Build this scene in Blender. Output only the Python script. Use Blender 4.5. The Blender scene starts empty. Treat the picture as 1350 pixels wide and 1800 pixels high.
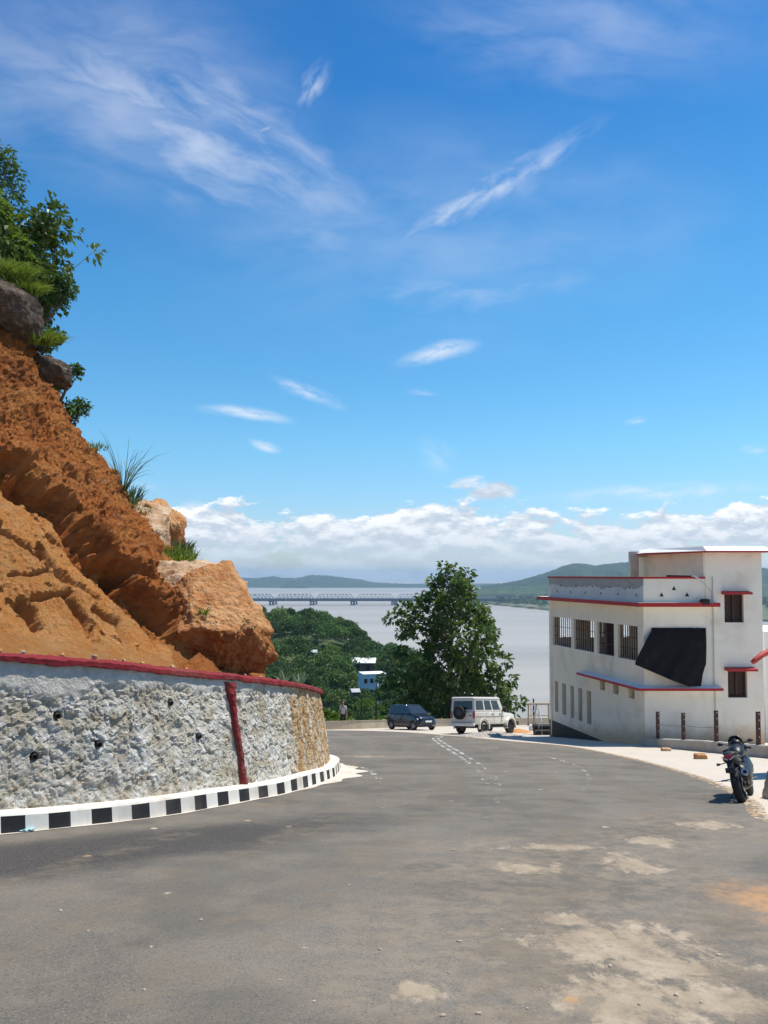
import bpy, bmesh, math, random
import numpy as np
from mathutils import Vector, Matrix, Quaternion
from math import radians, sin, cos, pi, tan, atan2, sqrt

SC = bpy.context.scene
COL = SC.collection
rnd = random.Random(11)

# ------------------------------------------------------------------ camera
FPX, HORIZ, EYE, SL = 1400.0, 1010.0, 1.6, 0.1605
TH = radians(2.15); CY = HORIZ - FPX * tan(TH)
cam = bpy.data.cameras.new("camera")
cam.sensor_fit = 'VERTICAL'; cam.sensor_height = 24.0; cam.lens = FPX / 1800.0 * 24.0
cam.shift_y = (CY - 900.0) / 1800.0; cam.clip_start = 0.1; cam.clip_end = 60000.0
co = bpy.data.objects.new("camera", cam); COL.objects.link(co)
co.location = (0, 0, EYE); co.rotation_euler = (pi / 2 + TH, 0, 0)
SC.camera = co

# ------------------------------------------------------------------ light
SUN_EL, SUN_AZ = radians(66), radians(67)
SD = Vector((sin(SUN_AZ) * cos(SUN_EL), cos(SUN_AZ) * cos(SUN_EL), sin(SUN_EL)))
sl = bpy.data.lights.new("sun", 'SUN'); sl.energy = 5.0; sl.angle = radians(0.5); sl.color = (1.0, 0.945, 0.85)
so = bpy.data.objects.new("sun", sl); COL.objects.link(so)
so.rotation_euler = SD.to_track_quat('Z', 'Y').to_euler(); so.location = (0, 0, 60)
SC.view_settings.view_transform = 'Standard'; SC.view_settings.look = 'None'
SC.view_settings.exposure = 0.22; SC.view_settings.gamma = 1.0; SC.view_settings.use_curve_mapping = False
SC.render.engine = 'CYCLES'
SC.cycles.use_denoising = True
SC.cycles.max_bounces = 7; SC.cycles.transparent_max_bounces = 10
SC.cycles.volume_bounces = 0

def ray(px, py):
    u = (px - 675) / FPX; v = (CY - py) / FPX
    return Vector((u, cos(TH) - v * sin(TH), sin(TH) + v * cos(TH)))
def P(px, py, Y):
    r = ray(px, py); t = Y / r.y
    return Vector((r.x * t, Y, EYE + r.z * t))
def G(px, py):
    r = ray(px, py); t = EYE / (-r.z - SL * r.y)
    return Vector((r.x * t, r.y * t, EYE + r.z * t))
def UV(px, py):
    r = ray(px, py); return (r.x / r.y, r.z / r.y)
def gz(y): return -SL * y

# ------------------------------------------------------------------ node helper
class NT:
    def __init__(s, tree): s.t = tree; s.n = tree.nodes; s.l = tree.links
    def link(s, a, b): s.l.new(a, b)
    def node(s, typ, ins=None, **kw):
        n = s.n.new(typ)
        for k, v in kw.items(): setattr(n, k, v)
        if ins:
            for k, v in ins.items():
                sk = n.inputs[k]
                if isinstance(v, bpy.types.NodeSocket): s.link(v, sk)
                else: sk.default_value = v
        return n
    def math(s, op, a, b=0.0, c=None, clamp=False):
        n = s.n.new('ShaderNodeMath'); n.operation = op; n.use_clamp = clamp
        for i, v in enumerate([a, b] + ([c] if c is not None else [])):
            if isinstance(v, bpy.types.NodeSocket): s.link(v, n.inputs[i])
            else: n.inputs[i].default_value = v
        return n.outputs[0]
    def vmath(s, op, a, b=None, scale=None):
        n = s.n.new('ShaderNodeVectorMath'); n.operation = op
        for i, v in enumerate([a, b]):
            if v is None: continue
            if isinstance(v, bpy.types.NodeSocket): s.link(v, n.inputs[i])
            else: n.inputs[i].default_value = v
        if scale is not None: n.inputs['Scale'].default_value = scale
        return n
    def noise(s, vec, scale, detail=4, rough=0.55, dist=0.0, out=0):
        n = s.node('ShaderNodeTexNoise', {'Vector': vec, 'Scale': scale, 'Detail': detail, 'Roughness': rough, 'Distortion': dist})
        return n.outputs[out]
    def ss(s, x, lo, hi, tmin=0.0, tmax=1.0):
        n = s.node('ShaderNodeMapRange', {'Value': x, 'From Min': lo, 'From Max': hi, 'To Min': tmin, 'To Max': tmax}, interpolation_type='SMOOTHSTEP')
        return n.outputs[0]
    def mix(s, f, a, b, blend='MIX'):
        n = s.n.new('ShaderNodeMix'); n.data_type = 'RGBA'; n.blend_type = blend
        for i, v in ((0, f), (6, a), (7, b)):
            if isinstance(v, bpy.types.NodeSocket): s.link(v, n.inputs[i])
            elif i == 0: n.inputs[0].default_value = v
            else: n.inputs[i].default_value = (*v[:3], 1)
        return n.outputs[2]
    def ramp(s, f, stops):
        n = s.n.new('ShaderNodeValToRGB'); e = n.color_ramp.elements
        while len(e) < len(stops): e.new(0.5)
        for i, (p, c) in enumerate(stops): e[i].position = p; e[i].color = (*c[:3], 1)
        s.link(f, n.inputs[0]); return n.outputs[0]
    def map(s, vec, loc=(0, 0, 0), rot=(0, 0, 0), scale=(1, 1, 1)):
        n = s.node('ShaderNodeMapping', {'Vector': vec, 'Location': loc, 'Rotation': rot, 'Scale': scale}); return n.outputs[0]

# ------------------------------------------------------------------ world
W = bpy.data.worlds.new("World"); SC.world = W; W.use_nodes = True
t = NT(W.node_tree); t.n.clear()
sky = t.node('ShaderNodeTexSky', sky_type='NISHITA')
sky.sun_disc = False; sky.sun_elevation = SUN_EL; sky.sun_rotation = SUN_AZ
sky.altitude = 100; sky.air_density = 1.0; sky.dust_density = 0.6; sky.ozone_density = 2.2
skyc = t.mix(1.0, t.node('ShaderNodeHueSaturation', {'Hue': 0.5, 'Saturation': 1.15, 'Value': 1.0, 'Color': sky.outputs[0]}).outputs[0], (0.92, 1.24, 1.50), 'MULTIPLY')
tc = t.node('ShaderNodeTexCoord').outputs['Generated']
_s = t.node('ShaderNodeSeparateXYZ', {'Vector': tc}); _v = t.math('DIVIDE', _s.outputs['Z'], t.math('SQRT', t.math('SUBTRACT', 1.0, t.math('MULTIPLY', _s.outputs['Z'], t.math('MULTIPLY', _s.outputs['Z'], .999)))))
_r = t.ramp(_v, [(0.0, (.58, .49, .49)), (.06, (.57, .515, .52)), (.16, (.50, .59, .53)), (.36, (.34, .56, .53)), (.64, (.17, .42, .49)), (1.0, (.18, .38, .45))])
skyc = t.mix(1.0, skyc, t.vmath('SCALE', _r, scale=2.0).outputs[0], 'MULTIPLY')
sp = t.node('ShaderNodeSeparateXYZ', {'Vector': tc})
yy = t.math('MAXIMUM', t.math('ABSOLUTE', sp.outputs['Y']), 0.12)
u = t.math('DIVIDE', sp.outputs['X'], yy); v = t.math('DIVIDE', sp.outputs['Z'], yy)
uv = t.node('ShaderNodeCombineXYZ', {'X': u, 'Y': v, 'Z': 0.0}).outputs[0]
warp = t.vmath('SCALE', t.vmath('SUBTRACT', t.noise(uv, 3.0, 3, 0.6, out=1), (0.5, 0.5, 0.5)).outputs[0], scale=0.10).outputs[0]
uvw = t.vmath('ADD', uv, warp).outputs[0]
cir = None
def wisp(a, b, w, s, st=6.0, ns=9.0, hard=(0.30, 0.75)):
    """thin cloud stroke along the segment a-b on the sky chart"""
    global cir
    ua, ub = UV(*a), UV(*b)
    ang = atan2(ub[1] - ua[1], ub[0] - ua[0]); L = sqrt((ub[0] - ua[0]) ** 2 + (ub[1] - ua[1]) ** 2)
    cx, cy = (ua[0] + ub[0]) / 2, (ua[1] + ub[1]) / 2
    src = uvw if w > 60 else t.vmath('ADD', uv, t.vmath('SCALE', warp, scale=0.6).outputs[0]).outputs[0]
    c = t.vmath('SUBTRACT', src, (cx, cy, 0)).outputs[0]
    c = t.map(c, rot=(0, 0, -ang))
    e = t.vmath('MULTIPLY', c, (2.0 / L, FPX / w, 0)).outputs[0]
    d = t.vmath('LENGTH', e).outputs['Value']
    m = t.ss(d, 0.0, 1.25, 1.0, 0.0)
    n = t.noise(t.vmath('MULTIPLY', c, (ns * .9, ns * 2.4, 0)).outputs[0], 2.6, 7, 0.57, 0.25)
    m = t.math('MULTIPLY', m, t.math('MULTIPLY', t.ss(n, hard[0], hard[1]), s))
    cir = m if cir is None else t.math('MAXIMUM', cir, m)
# a, b in the photograph's sky, half width, strength
wisp((670, 455), (1050, 205), 34, 0.55, 4, 7)
wisp((780, 400), (1000, 235), 70, 0.20, 3, 5)
wisp((-60, 40), (720, 400), 170, 0.50, 3, 3)
wisp((-200, 60), (560, 230), 240, 0.36, 3, 2.2, (.2, .8))
wisp((200, 420), (1300, 380), 240, 0.20, 3, 2.0, (.2, .8))
wisp((700, -60), (1400, 60), 160, 0.26, 3, 2.4, (.2, .8))
wisp((180, 130), (560, 330), 75, 0.30, 3, 5)
wisp((520, 190), (580, 110), 26, 0.45, 3, 12)
wisp((430, 240), (490, 205), 9, 0.45, 4, 14)
wisp((300, 330), (820, 470), 110, 0.20, 3, 4)
wisp((640, 40), (1300, 90), 130, 0.20, 3, 3)
wisp((560, 540), (1100, 480), 60, 0.22, 4, 5)
wisp((700, 640), (850, 606), 18, 0.58, 3, 16, (0.2, 0.6))
wisp((470, 668), (600, 712), 14, 0.60, 3, 14)
wisp((355, 722), (515, 738), 13, 0.60, 3, 16, (0.2, 0.6))
wisp((440, 782), (495, 792), 9, 0.60, 3, 16, (0.2, 0.6))
wisp((720, 690), (775, 692), 6, 0.35, 3, 16)
wisp((1095, 738), (1140, 730), 8, 0.5, 3, 16)
wisp((735, 770), (800, 830), 34, 0.25, 3, 8)
wisp((230, 845), (310, 850), 8, 0.25, 3, 14)
wisp((940, 868), (1360, 850), 17, 0.55, 4, 10)
wisp((1300, 792), (1360, 786), 10, 0.4, 3, 14)
wisp((310, 910), (370, 885), 20, 0.75, 2, 14, (0.2, 0.55))
col = t.mix(t.math('MULTIPLY', cir, 1.15, clamp=True), skyc, (9.2, 9.6, 10.4))
# cumulus bank near the horizon
cv = t.node('ShaderNodeCombineXYZ', {'X': t.math('MULTIPLY', u, 1.0), 'Y': t.math('MULTIPLY', v, 2.3), 'Z': 1.7}).outputs[0]
def cum(off):
    vv = t.vmath('ADD', cv, (3.3, off, 0)).outputs[0]
    return t.noise(vv, 15.0, 10, 0.60, 0.1)
n0 = cum(0.0); n1 = cum(0.022)
big = t.noise(t.vmath('ADD', cv, (7.1, 0, 0)).outputs[0], 3.6, 2, 0.5)
# top of the bank at y=870..890 (v about .09), thinning upwards
env = t.math('ADD', t.ss(v, 0.055, 0.125, 0.13, -0.24), t.math('MULTIPLY', t.math('SUBTRACT', big, 0.5), 0.42))
lowv = t.ss(v, 0.0, 0.02, -0.04, 0.0)
dens = t.math('ADD', t.math('ADD', n0, env), lowv)
cm = t.ss(dens, 0.50, 0.585)
lit = t.ss(t.math('SUBTRACT', n0, n1), -0.10, 0.12)
topw = t.ss(v, 0.02, 0.085)
cc = t.mix(lit, (6.0, 6.8, 7.9), t.mix(topw, (7.8, 8.4, 9.3), (11.2, 11.3, 11.4)))
cm = t.math('MULTIPLY', t.math('MULTIPLY', cm, t.ss(v, 0.0, 0.05, 0.50, 0.94)), t.ss(v, .118, .145, 1.0, 0.0))
cm = t.math('MULTIPLY', cm, t.ss(t.math('ABSOLUTE', sp.outputs['Y']), 0.1, 0.3))
col = t.mix(cm, col, cc)
# one detached cumulus
cu = t.vmath('SUBTRACT', uvw, (UV(845, 866)[0], UV(845, 866)[1], 0)).outputs[0]
cd = t.vmath('LENGTH', t.vmath('MULTIPLY', cu, (FPX / 72, FPX / 27, 0)).outputs[0]).outputs['Value']
cmm = t.ss(t.math('ADD', t.math('SUBTRACT', 1.0, cd), t.math('MULTIPLY', t.math('SUBTRACT', t.noise(cv, 26, 6, 0.6), 0.5), 2.2)), 0.05, 0.6)
col = t.mix(t.math('MULTIPLY', cmm, 0.85), col, t.mix(lit, (6.2, 6.7, 7.6), (9.0, 9.3, 9.8)))
bg = t.node('ShaderNodeBackground', {'Color': col, 'Strength': 0.086})
t.link(bg.outputs[0], t.node('ShaderNodeOutputWorld').inputs[0])

# ------------------------------------------------------------------ numpy noise
_perm = np.random.RandomState(5).permutation(4096)
def _h(i, j, k): return _perm[(_perm[(_perm[i & 4095] + j) & 4095] + k) & 4095]
_gr = np.random.RandomState(6).normal(size=(4096, 3)); _gr /= np.linalg.norm(_gr, axis=1)[:, None]
def pnoise(p):
    p = np.asarray(p, float); i = np.floor(p).astype(int); f = p - i; w = f * f * f * (f * (f * 6 - 15) + 10); r = 0
    for a in (0, 1):
        for b in (0, 1):
            for c in (0, 1):
                g = _gr[_h(i[:, 0] + a, i[:, 1] + b, i[:, 2] + c)]
                d = (g * (f - np.array([a, b, c]))).sum(1)
                r = r + d * np.where(a, w[:, 0], 1 - w[:, 0]) * np.where(b, w[:, 1], 1 - w[:, 1]) * np.where(c, w[:, 2], 1 - w[:, 2])
    return r * 1.6
def fbm(p, oct=4, gain=0.5, ridge=False):
    p = np.asarray(p, float); a = 1.0; s = 0; tot = 0
    for o in range(oct):
        n = pnoise(p * (2.03 ** o) + 17.3 * o)
        s = s + a * ((1 - 2 * np.abs(n)) if ridge else n); tot += a; a *= gain
    return s / tot
def worley(p, seed=3):
    """2-D cells: F1, F2, a random number of the nearest cell and the offset to its centre"""
    p = np.asarray(p, float); i = np.floor(p).astype(int)
    F1 = np.full(len(p), 9.0); F2 = F1.copy(); rid = np.zeros(len(p)); off = np.zeros((len(p), 2))
    for a in (-1, 0, 1):
        for b in (-1, 0, 1):
            ci, cj = i[:, 0] + a, i[:, 1] + b
            h = _h(ci, cj, np.full_like(ci, seed)); h2 = _h(ci, cj, np.full_like(ci, seed + 50))
            q = np.stack([ci + h / 4096.0, cj + h2 / 4096.0], 1); dv = p - q; d = np.hypot(dv[:, 0], dv[:, 1])
            m = d < F1
            F2 = np.where(m, F1, np.minimum(F2, d)); rid = np.where(m, (h * 7 + h2) % 4096 / 4096.0, rid)
            off = np.where(m[:, None], dv, off); F1 = np.where(m, d, F1)
    return F1, F2, rid, off
def sm(x, a, b):
    x = np.clip((x - a) / (b - a), 0, 1); return x * x * (3 - 2 * x)

# ------------------------------------------------------------------ object helpers
def tag(o, label=None, cat=None, group=None, kind=None):
    if label: o['label'] = label
    if cat: o['category'] = cat
    if group: o['group'] = group
    if kind: o['kind'] = kind
    return o
def thing(name, label, cat, loc=(0, 0, 0), rz=0.0, group=None, kind=None):
    o = bpy.data.objects.new(name, None); COL.objects.link(o); o.location = loc; o.rotation_euler = (0, 0, rz)
    o.empty_display_size = 0.2
    return tag(o, label, cat, group, kind)
def link(name, me, parent=None, loc=None):
    o = bpy.data.objects.new(name, me); COL.objects.link(o)
    if parent: o.parent = parent
    if loc is not None: o.location = loc
    return o
def mesh_np(name, V, F, mat, parent=None, loc=None, smooth=False, mi=None):
    """V (n,3), F (m,k) with constant k"""
    V = np.asarray(V, np.float32); F = np.asarray(F, np.int32); me = bpy.data.meshes.new(name)
    m, k = F.shape
    me.vertices.add(len(V)); me.vertices.foreach_set('co', V.ravel())
    me.loops.add(m * k); me.loops.foreach_set('vertex_index', F.ravel())
    me.polygons.add(m); me.polygons.foreach_set('loop_start', np.arange(0, m * k, k, dtype=np.int32))
    try: me.polygons.foreach_set('loop_total', np.full(m, k, dtype=np.int32))
    except Exception: pass
    for x in (mat if isinstance(mat, (list, tuple)) else [mat]): me.materials.append(x)
    if mi is not None: me.polygons.foreach_set('material_index', np.asarray(mi, np.int32))
    me.polygons.foreach_set('use_smooth', np.full(m, smooth, dtype=bool))
    me.update(calc_edges=True); me.validate()
    return link(name, me, parent, loc)
def grid_faces(nu, nv, flip=False):
    i, j = np.meshgrid(np.arange(nu - 1), np.arange(nv - 1), indexing='ij')
    a = (i * nv + j).ravel(); b = ((i + 1) * nv + j).ravel(); c = b + 1; d = a + 1
    return np.stack([a, d, c, b] if flip else [a, b, c, d], 1)
def attr(o, name, vals):
    a = o.data.attributes.new(name, 'FLOAT', 'POINT'); a.data.foreach_set('value', np.asarray(vals, np.float32))

class MB:
    def __init__(s): s.v = []; s.f = []; s.m = []
    def add(s, vs, fs, m=0):
        b = len(s.v); s.v += [Vector(x) for x in vs]; s.f += [[b + i for i in f] for f in fs]; s.m += [m] * len(fs)
    def box(s, c, d, rz=0.0, m=0, R=None, taper=1.0):
        c = Vector(c); R = R or Matrix.Rotation(rz, 3, 'Z'); vs = []
        for z in (-1, 1):
            k = taper if z > 0 else 1.0
            for x, y in ((-1, -1), (1, -1), (1, 1), (-1, 1)): vs.append(c + R @ Vector((x * d[0] / 2 * k, y * d[1] / 2 * k, z * d[2] / 2)))
        s.add(vs, [(3, 2, 1, 0), (4, 5, 6, 7), (0, 1, 5, 4), (1, 2, 6, 5), (2, 3, 7, 6), (3, 0, 4, 7)], m)
    def bar(s, a, b, w, h=None, m=0):
        a, b = Vector(a), Vector(b); h = h or w; d = (b - a); q = d.to_track_quat('Z', 'Y').to_matrix()
        s.box((a + b) / 2, (w, h, d.length), R=q, m=m)
    def tube(s, pts, rs, n=8, m=0, cap=True):
        pts = [Vector(p) for p in pts]
        if not isinstance(rs, (list, tuple)): rs = [rs] * len(pts)
        b = len(s.v); k = len(pts)
        for i, p in enumerate(pts):
            d = (pts[min(i + 1, k - 1)] - pts[max(i - 1, 0)])
            if d.length < 1e-9: d = Vector((0, 0, 1))
            q = d.to_track_quat('Z', 'Y').to_matrix()
            for j in range(n):
                a = 2 * pi * j / n; s.v.append(p + q @ Vector((cos(a) * rs[i], sin(a) * rs[i], 0)))
        for i in range(k - 1):
            for j in range(n):
                s.f.append([b + i * n + j, b + i * n + (j + 1) % n, b + (i + 1) * n + (j + 1) % n, b + (i + 1) * n + j]); s.m.append(m)
        if cap:
            s.f.append([b + j for j in range(n)][::-1]); s.m.append(m)
            s.f.append([b + (k - 1) * n + j for j in range(n)]); s.m.append(m)
    def prism(s, poly, ex, m=0):
        """poly: 3-D outline, ex: extrusion vector"""
        n = len(poly); ex = Vector(ex); vs = [Vector(p) for p in poly]; vs += [p + ex for p in vs]
        s.add(vs, [list(range(n))[::-1], list(range(n, 2 * n))] + [[i, (i + 1) % n, n + (i + 1) % n, n + i] for i in range(n)], m)
    def loft(s, rings, m=0, cap=True):
        b = len(s.v); n = len(rings[0])
        for r in rings: s.v += [Vector(p) for p in r]
        for i in range(len(rings) - 1):
            for j in range(n):
                s.f.append([b + i * n + j, b + i * n + (j + 1) % n, b + (i + 1) * n + (j + 1) % n, b + (i + 1) * n + j]); s.m.append(m)
        if cap:
            s.f.append([b + j for j in range(n)][::-1]); s.m.append(m)
            s.f.append([b + (len(rings) - 1) * n + j for j in range(n)]); s.m.append(m)
    def wheel(s, c, r, w, axis=(0, 1, 0), n=28, prof=None, m=0, rings=None):
        """lathe about axis: prof = list of (radius, offset)"""
        c = Vector(c); q = Vector(axis).to_track_quat('Z', 'Y').to_matrix(); b = len(s.v)
        for (rr, o) in prof:
            for j in range(n):
                a = 2 * pi * j / n; s.v.append(c + q @ Vector((cos(a) * rr, sin(a) * rr, o)))
        k = len(prof)
        for i in range(k - 1):
            for j in range(n):
                s.f.append([b + i * n + j, b + i * n + (j + 1) % n, b + (i + 1) * n + (j + 1) % n, b + (i + 1) * n + j]); s.m.append(m)
    def build(s, name, mat, parent=None, world=False, smooth=False, bevel=0.0, auto=None, loc=None):
        me = bpy.data.meshes.new(name); off = Vector(parent.location) if (parent and world) else Vector((0, 0, 0))
        if loc is not None: off = Vector(loc)
        me.from_pydata([tuple(p - off) for p in s.v], [], s.f)
        for x in (mat if isinstance(mat, (list, tuple)) else [mat]): me.materials.append(x)
        for p, mm in zip(me.polygons, s.m): p.material_index = mm; p.use_smooth = smooth
        bm = bmesh.new(); bm.from_mesh(me)
        bmesh.ops.recalc_face_normals(bm, faces=bm.faces)
        if bevel > 0:
            es = [e for e in bm.edges if len(e.link_faces) == 2 and e.calc_face_angle(0) > 0.6]
            bmesh.ops.bevel(bm, geom=es, offset=bevel, segments=2, affect='EDGES', profile=0.6)
        bm.to_mesh(me); bm.free()
        if auto is not None:
            for p in me.polygons: p.use_smooth = True
            try: me.set_sharp_from_angle(angle=auto)
            except Exception: pass
        return link(name, me, parent, loc)
def copy_tree(o, parent=None):
    c = o.copy(); COL.objects.link(c)
    if parent: c.parent = parent
    for ch in [x for x in list(o.children)]: copy_tree(ch, c)
    return c

# ------------------------------------------------------------------ materials
def M(name, fn=None, col=(0.5, 0.5, 0.5), rough=0.8, metal=0.0, spec=0.4, **kw):
    m = bpy.data.materials.new(name); m.use_nodes = True; t = NT(m.node_tree); t.n.clear()
    b = t.node('ShaderNodeBsdfPrincipled'); o = t.node('ShaderNodeOutputMaterial'); t.link(b.outputs[0], o.inputs[0])
    b.inputs['Base Color'].default_value = (*col, 1); b.inputs['Roughness'].default_value = rough
    b.inputs['Metallic'].default_value = metal; b.inputs['Specular IOR Level'].default_value = spec
    for k, v in kw.items(): b.inputs[k].default_value = v
    if fn: fn(t, b, o)
    return m
def setc(t, b, sock): t.link(sock, b.inputs['Base Color'])
def bump(t, b, h, strength=0.5, dist=0.02):
    n = t.node('ShaderNodeBump', {'Height': h, 'Strength': strength, 'Distance': dist}); t.link(n.outputs[0], b.inputs['Normal'])
def geo(t): return t.node('ShaderNodeNewGeometry').outputs['Position']
def obc(t): return t.node('ShaderNodeTexCoord').outputs['Object']
def simple(name, col, rough=0.6, var=0.15, scale=6.0, metal=0.0, spec=0.4, bmp=0.0, **kw):
    def f(t, b, o):
        n = t.noise(obc(t), scale, 5, 0.6)
        c = t.mix(t.ss(n, 0.3, 0.7), [x * (1 - var) for x in col], [min(1, x * (1 + var)) for x in col]); setc(t, b, c)
        if bmp: bump(t, b, t.noise(obc(t), scale * 6, 4, 0.6), bmp, 0.01)
    return M(name, f, col, rough, metal, spec, **kw)

def ellipse(t, pos, px, py, rx, ry, rot=0.0):
    """distance field of a stain: centre given on the ground, radii in metres"""
    g = G(px, py)
    c = t.map(t.vmath('SUBTRACT', pos, (g.x, g.y, 0)).outputs[0], rot=(0, 0, -rot))
    return t.vmath('LENGTH', t.vmath('MULTIPLY', c, (1 / rx, 1 / ry, 0)).outputs[0]).outputs['Value']

def f_asphalt(t, b, o):
    p = geo(t)
    big = t.noise(p, 0.35, 4, 0.6); mid = t.noise(p, 2.2, 5, 0.65)
    tracks = t.noise(t.map(p, rot=(0, 0, radians(-28)), scale=(1.3, 0.12, 1)), 1.1, 4, 0.6)
    base = t.mix(t.ss(big, 0.32, 0.7), (0.120, 0.108, 0.091), (0.184, 0.165, 0.138))
    base = t.mix(t.ss(mid, 0.35, 0.75), base, (0.180, 0.154, 0.120))
    base = t.mix(t.math('MULTIPLY', t.ss(tracks, 0.48, 0.75), 0.45), base, (0.187, 0.158, 0.122))
    # darker fresh tar along the kerb
    dk = t.math('ADD', ellipse(t, p, 130, 1500, 4.6, 1.15, radians(40)), t.math('MULTIPLY', t.math('SUBTRACT', mid, 0.5), 0.6))
    base = t.mix(t.ss(dk, 1.3, 0.45), base, (0.058, 0.053, 0.050))
    ag = t.node('ShaderNodeTexVoronoi', {'Vector': p, 'Scale': 105.0}); grit = t.ss(ag.outputs['Color'], 0.25, 0.8) if False else ag.outputs['Color']
    gv = t.node('ShaderNodeSeparateColor', {'Color': grit}).outputs[0]
    base = t.mix(t.ss(gv, 0.78, 1.0, 0, .55), base, (0.24, 0.205, 0.16))
    base = t.mix(t.ss(gv, 0.24, 0.0, 0, .55), base, (0.05, 0.047, 0.042))
    base = t.mix(t.math('MULTIPLY', t.ss(t.noise(p, 0.9, 3, .5), .48, .62), .30), base, (0.061, 0.058, 0.052))
    # mud and dust spilled on the surface
    fn = t.noise(t.map(p, scale=(1.25, .62, 1)), 3.2, 9, 0.70, 0.3); fine = t.noise(p, 26, 3, 0.6)
    d = None
    for e in [(930, 1527, .65, .36), (1110, 1520, .42, .85), (980, 1490, .8, .3), (1065, 1655, .85, .85), (1100, 1765, .55, .7), (1190, 1700, .60, .36), (725, 1742, .26, .26), (1260, 1760, .6, .35),
              (640, 1330, .9, .35), (990, 1620, .34, .3), (1150, 1480, .4, .5), (1240, 1450, .6, .6)]:
        x = ellipse(t, p, *e)
        d = x if d is None else t.math('MINIMUM', d, x)
    mk = t.math('ADD', t.math('SUBTRACT', 1.05, d), t.math('MULTIPLY', t.math('SUBTRACT', fn, 0.5), 2.6))
    mk = t.math('ADD', mk, t.math('MULTIPLY', t.math('SUBTRACT', fine, 0.5), 0.5))
    mud = t.math('MULTIPLY', t.math('MULTIPLY', t.ss(mk, 0.34, 0.70), t.ss(d, 2.6, 1.2)), t.ss(t.noise(p, 9, 8, .75), .36, .52, .45, 1.0))
    base = t.mix(t.math('MULTIPLY', mud, 0.9), base, t.mix(t.ss(fn, 0.45, 0.7), (0.33, 0.26, 0.18), (0.44, 0.36, 0.27)))
    base = t.mix(t.math('MULTIPLY', t.math('MULTIPLY', t.ss(d, 3.4, .9), t.ss(t.noise(p, 5, 8, .72), .40, .62)), .45), base, (0.30, 0.235, 0.165))
    # orange soil washed in from the verge
    og = ellipse(t, p, 1365, 1590, .62, 1.1)
    ok = t.math('ADD', t.math('SUBTRACT', 1.0, og), t.math('MULTIPLY', t.math('SUBTRACT', fn, 0.5), 1.8))
    base = t.mix(t.math('MULTIPLY', t.math('MULTIPLY', t.ss(ok, 0.0, 0.9), t.ss(t.noise(p, 7, 8, .75), .38, .55, .3, 1)), 0.75), base, (0.46, 0.25, 0.11))
    # small dropped dabs of clay
    vo = t.node('ShaderNodeTexVoronoi', {'Vector': t.map(p, scale=(1, 0.8, 1)), 'Scale': 1.7})
    vr = t.node('ShaderNodeSeparateColor', {'Color': vo.outputs['Color']}).outputs[0]
    dd = t.math('ADD', vo.outputs['Distance'], t.math('MULTIPLY', t.math('SUBTRACT', fine, 0.5), 0.12))
    dab = t.math('MULTIPLY', t.ss(dd, 0.10, 0.05), t.ss(vr, 0.62, 0.66))
    base = t.mix(dab, base, t.mix(t.ss(vr, 0.8, 0.85), (0.40, 0.25, 0.13), (0.42, 0.36, 0.28)))
    # fine pale scuffs
    sc = t.noise(t.map(p, scale=(0.8, 1.3, 1)), 16, 6, 0.74)
    base = t.mix(t.math('MULTIPLY', t.ss(sc, 0.64, 0.74), 0.40), base, (0.40, 0.37, 0.33))
    setc(t, b, base); b.inputs['Roughness'].default_value = 0.86
    h = t.math('ADD', t.math('MULTIPLY', ag.outputs['Distance'], 0.7), t.math('MULTIPLY', fine, 0.5))
    bump(t, b, h, 0.45, 0.005)
def f_paver(t, b, o):
    p = geo(t)
    br = t.node('ShaderNodeTexBrick', {'Vector': t.map(p, rot=(0, 0, radians(28))), 'Scale': 4.2, 'Mortar Size': 0.014, 'Mortar Smooth': 0.3, 'Color1': (0.58, 0.51, 0.42, 1), 'Color2': (0.53, 0.465, 0.38, 1), 'Mortar': (0.42, 0.34, 0.26, 1)}, offset=0.5)
    n = t.noise(p, 0.8, 5, 0.6); c = t.mix(t.math('MULTIPLY', t.ss(n, 0.4, 0.75), 0.6), br.outputs['Color'], (0.60, 0.53, 0.44))
    o1 = t.noise(p, 0.45, 5, 0.65); c = t.mix(t.math('MULTIPLY', t.ss(o1, 0.58, 0.75), 0.28), c, (0.50, 0.35, 0.22))
    setc(t, b, c); bump(t, b, t.math('ADD', t.math('MULTIPLY', br.outputs['Fac'], -1.0), t.math('MULTIPLY', t.noise(p, 30, 3), 0.4)), 0.6, 0.012)
def f_dirt(t, b, o):
    p = geo(t); n = t.noise(p, 2.5, 6, 0.65)
    setc(t, b, t.mix(t.ss(n, 0.35, 0.65), (0.50, 0.33, 0.18), (0.52, 0.42, 0.30))); bump(t, b, t.noise(p, 18, 6, 0.7), 0.8, 0.02)
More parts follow.
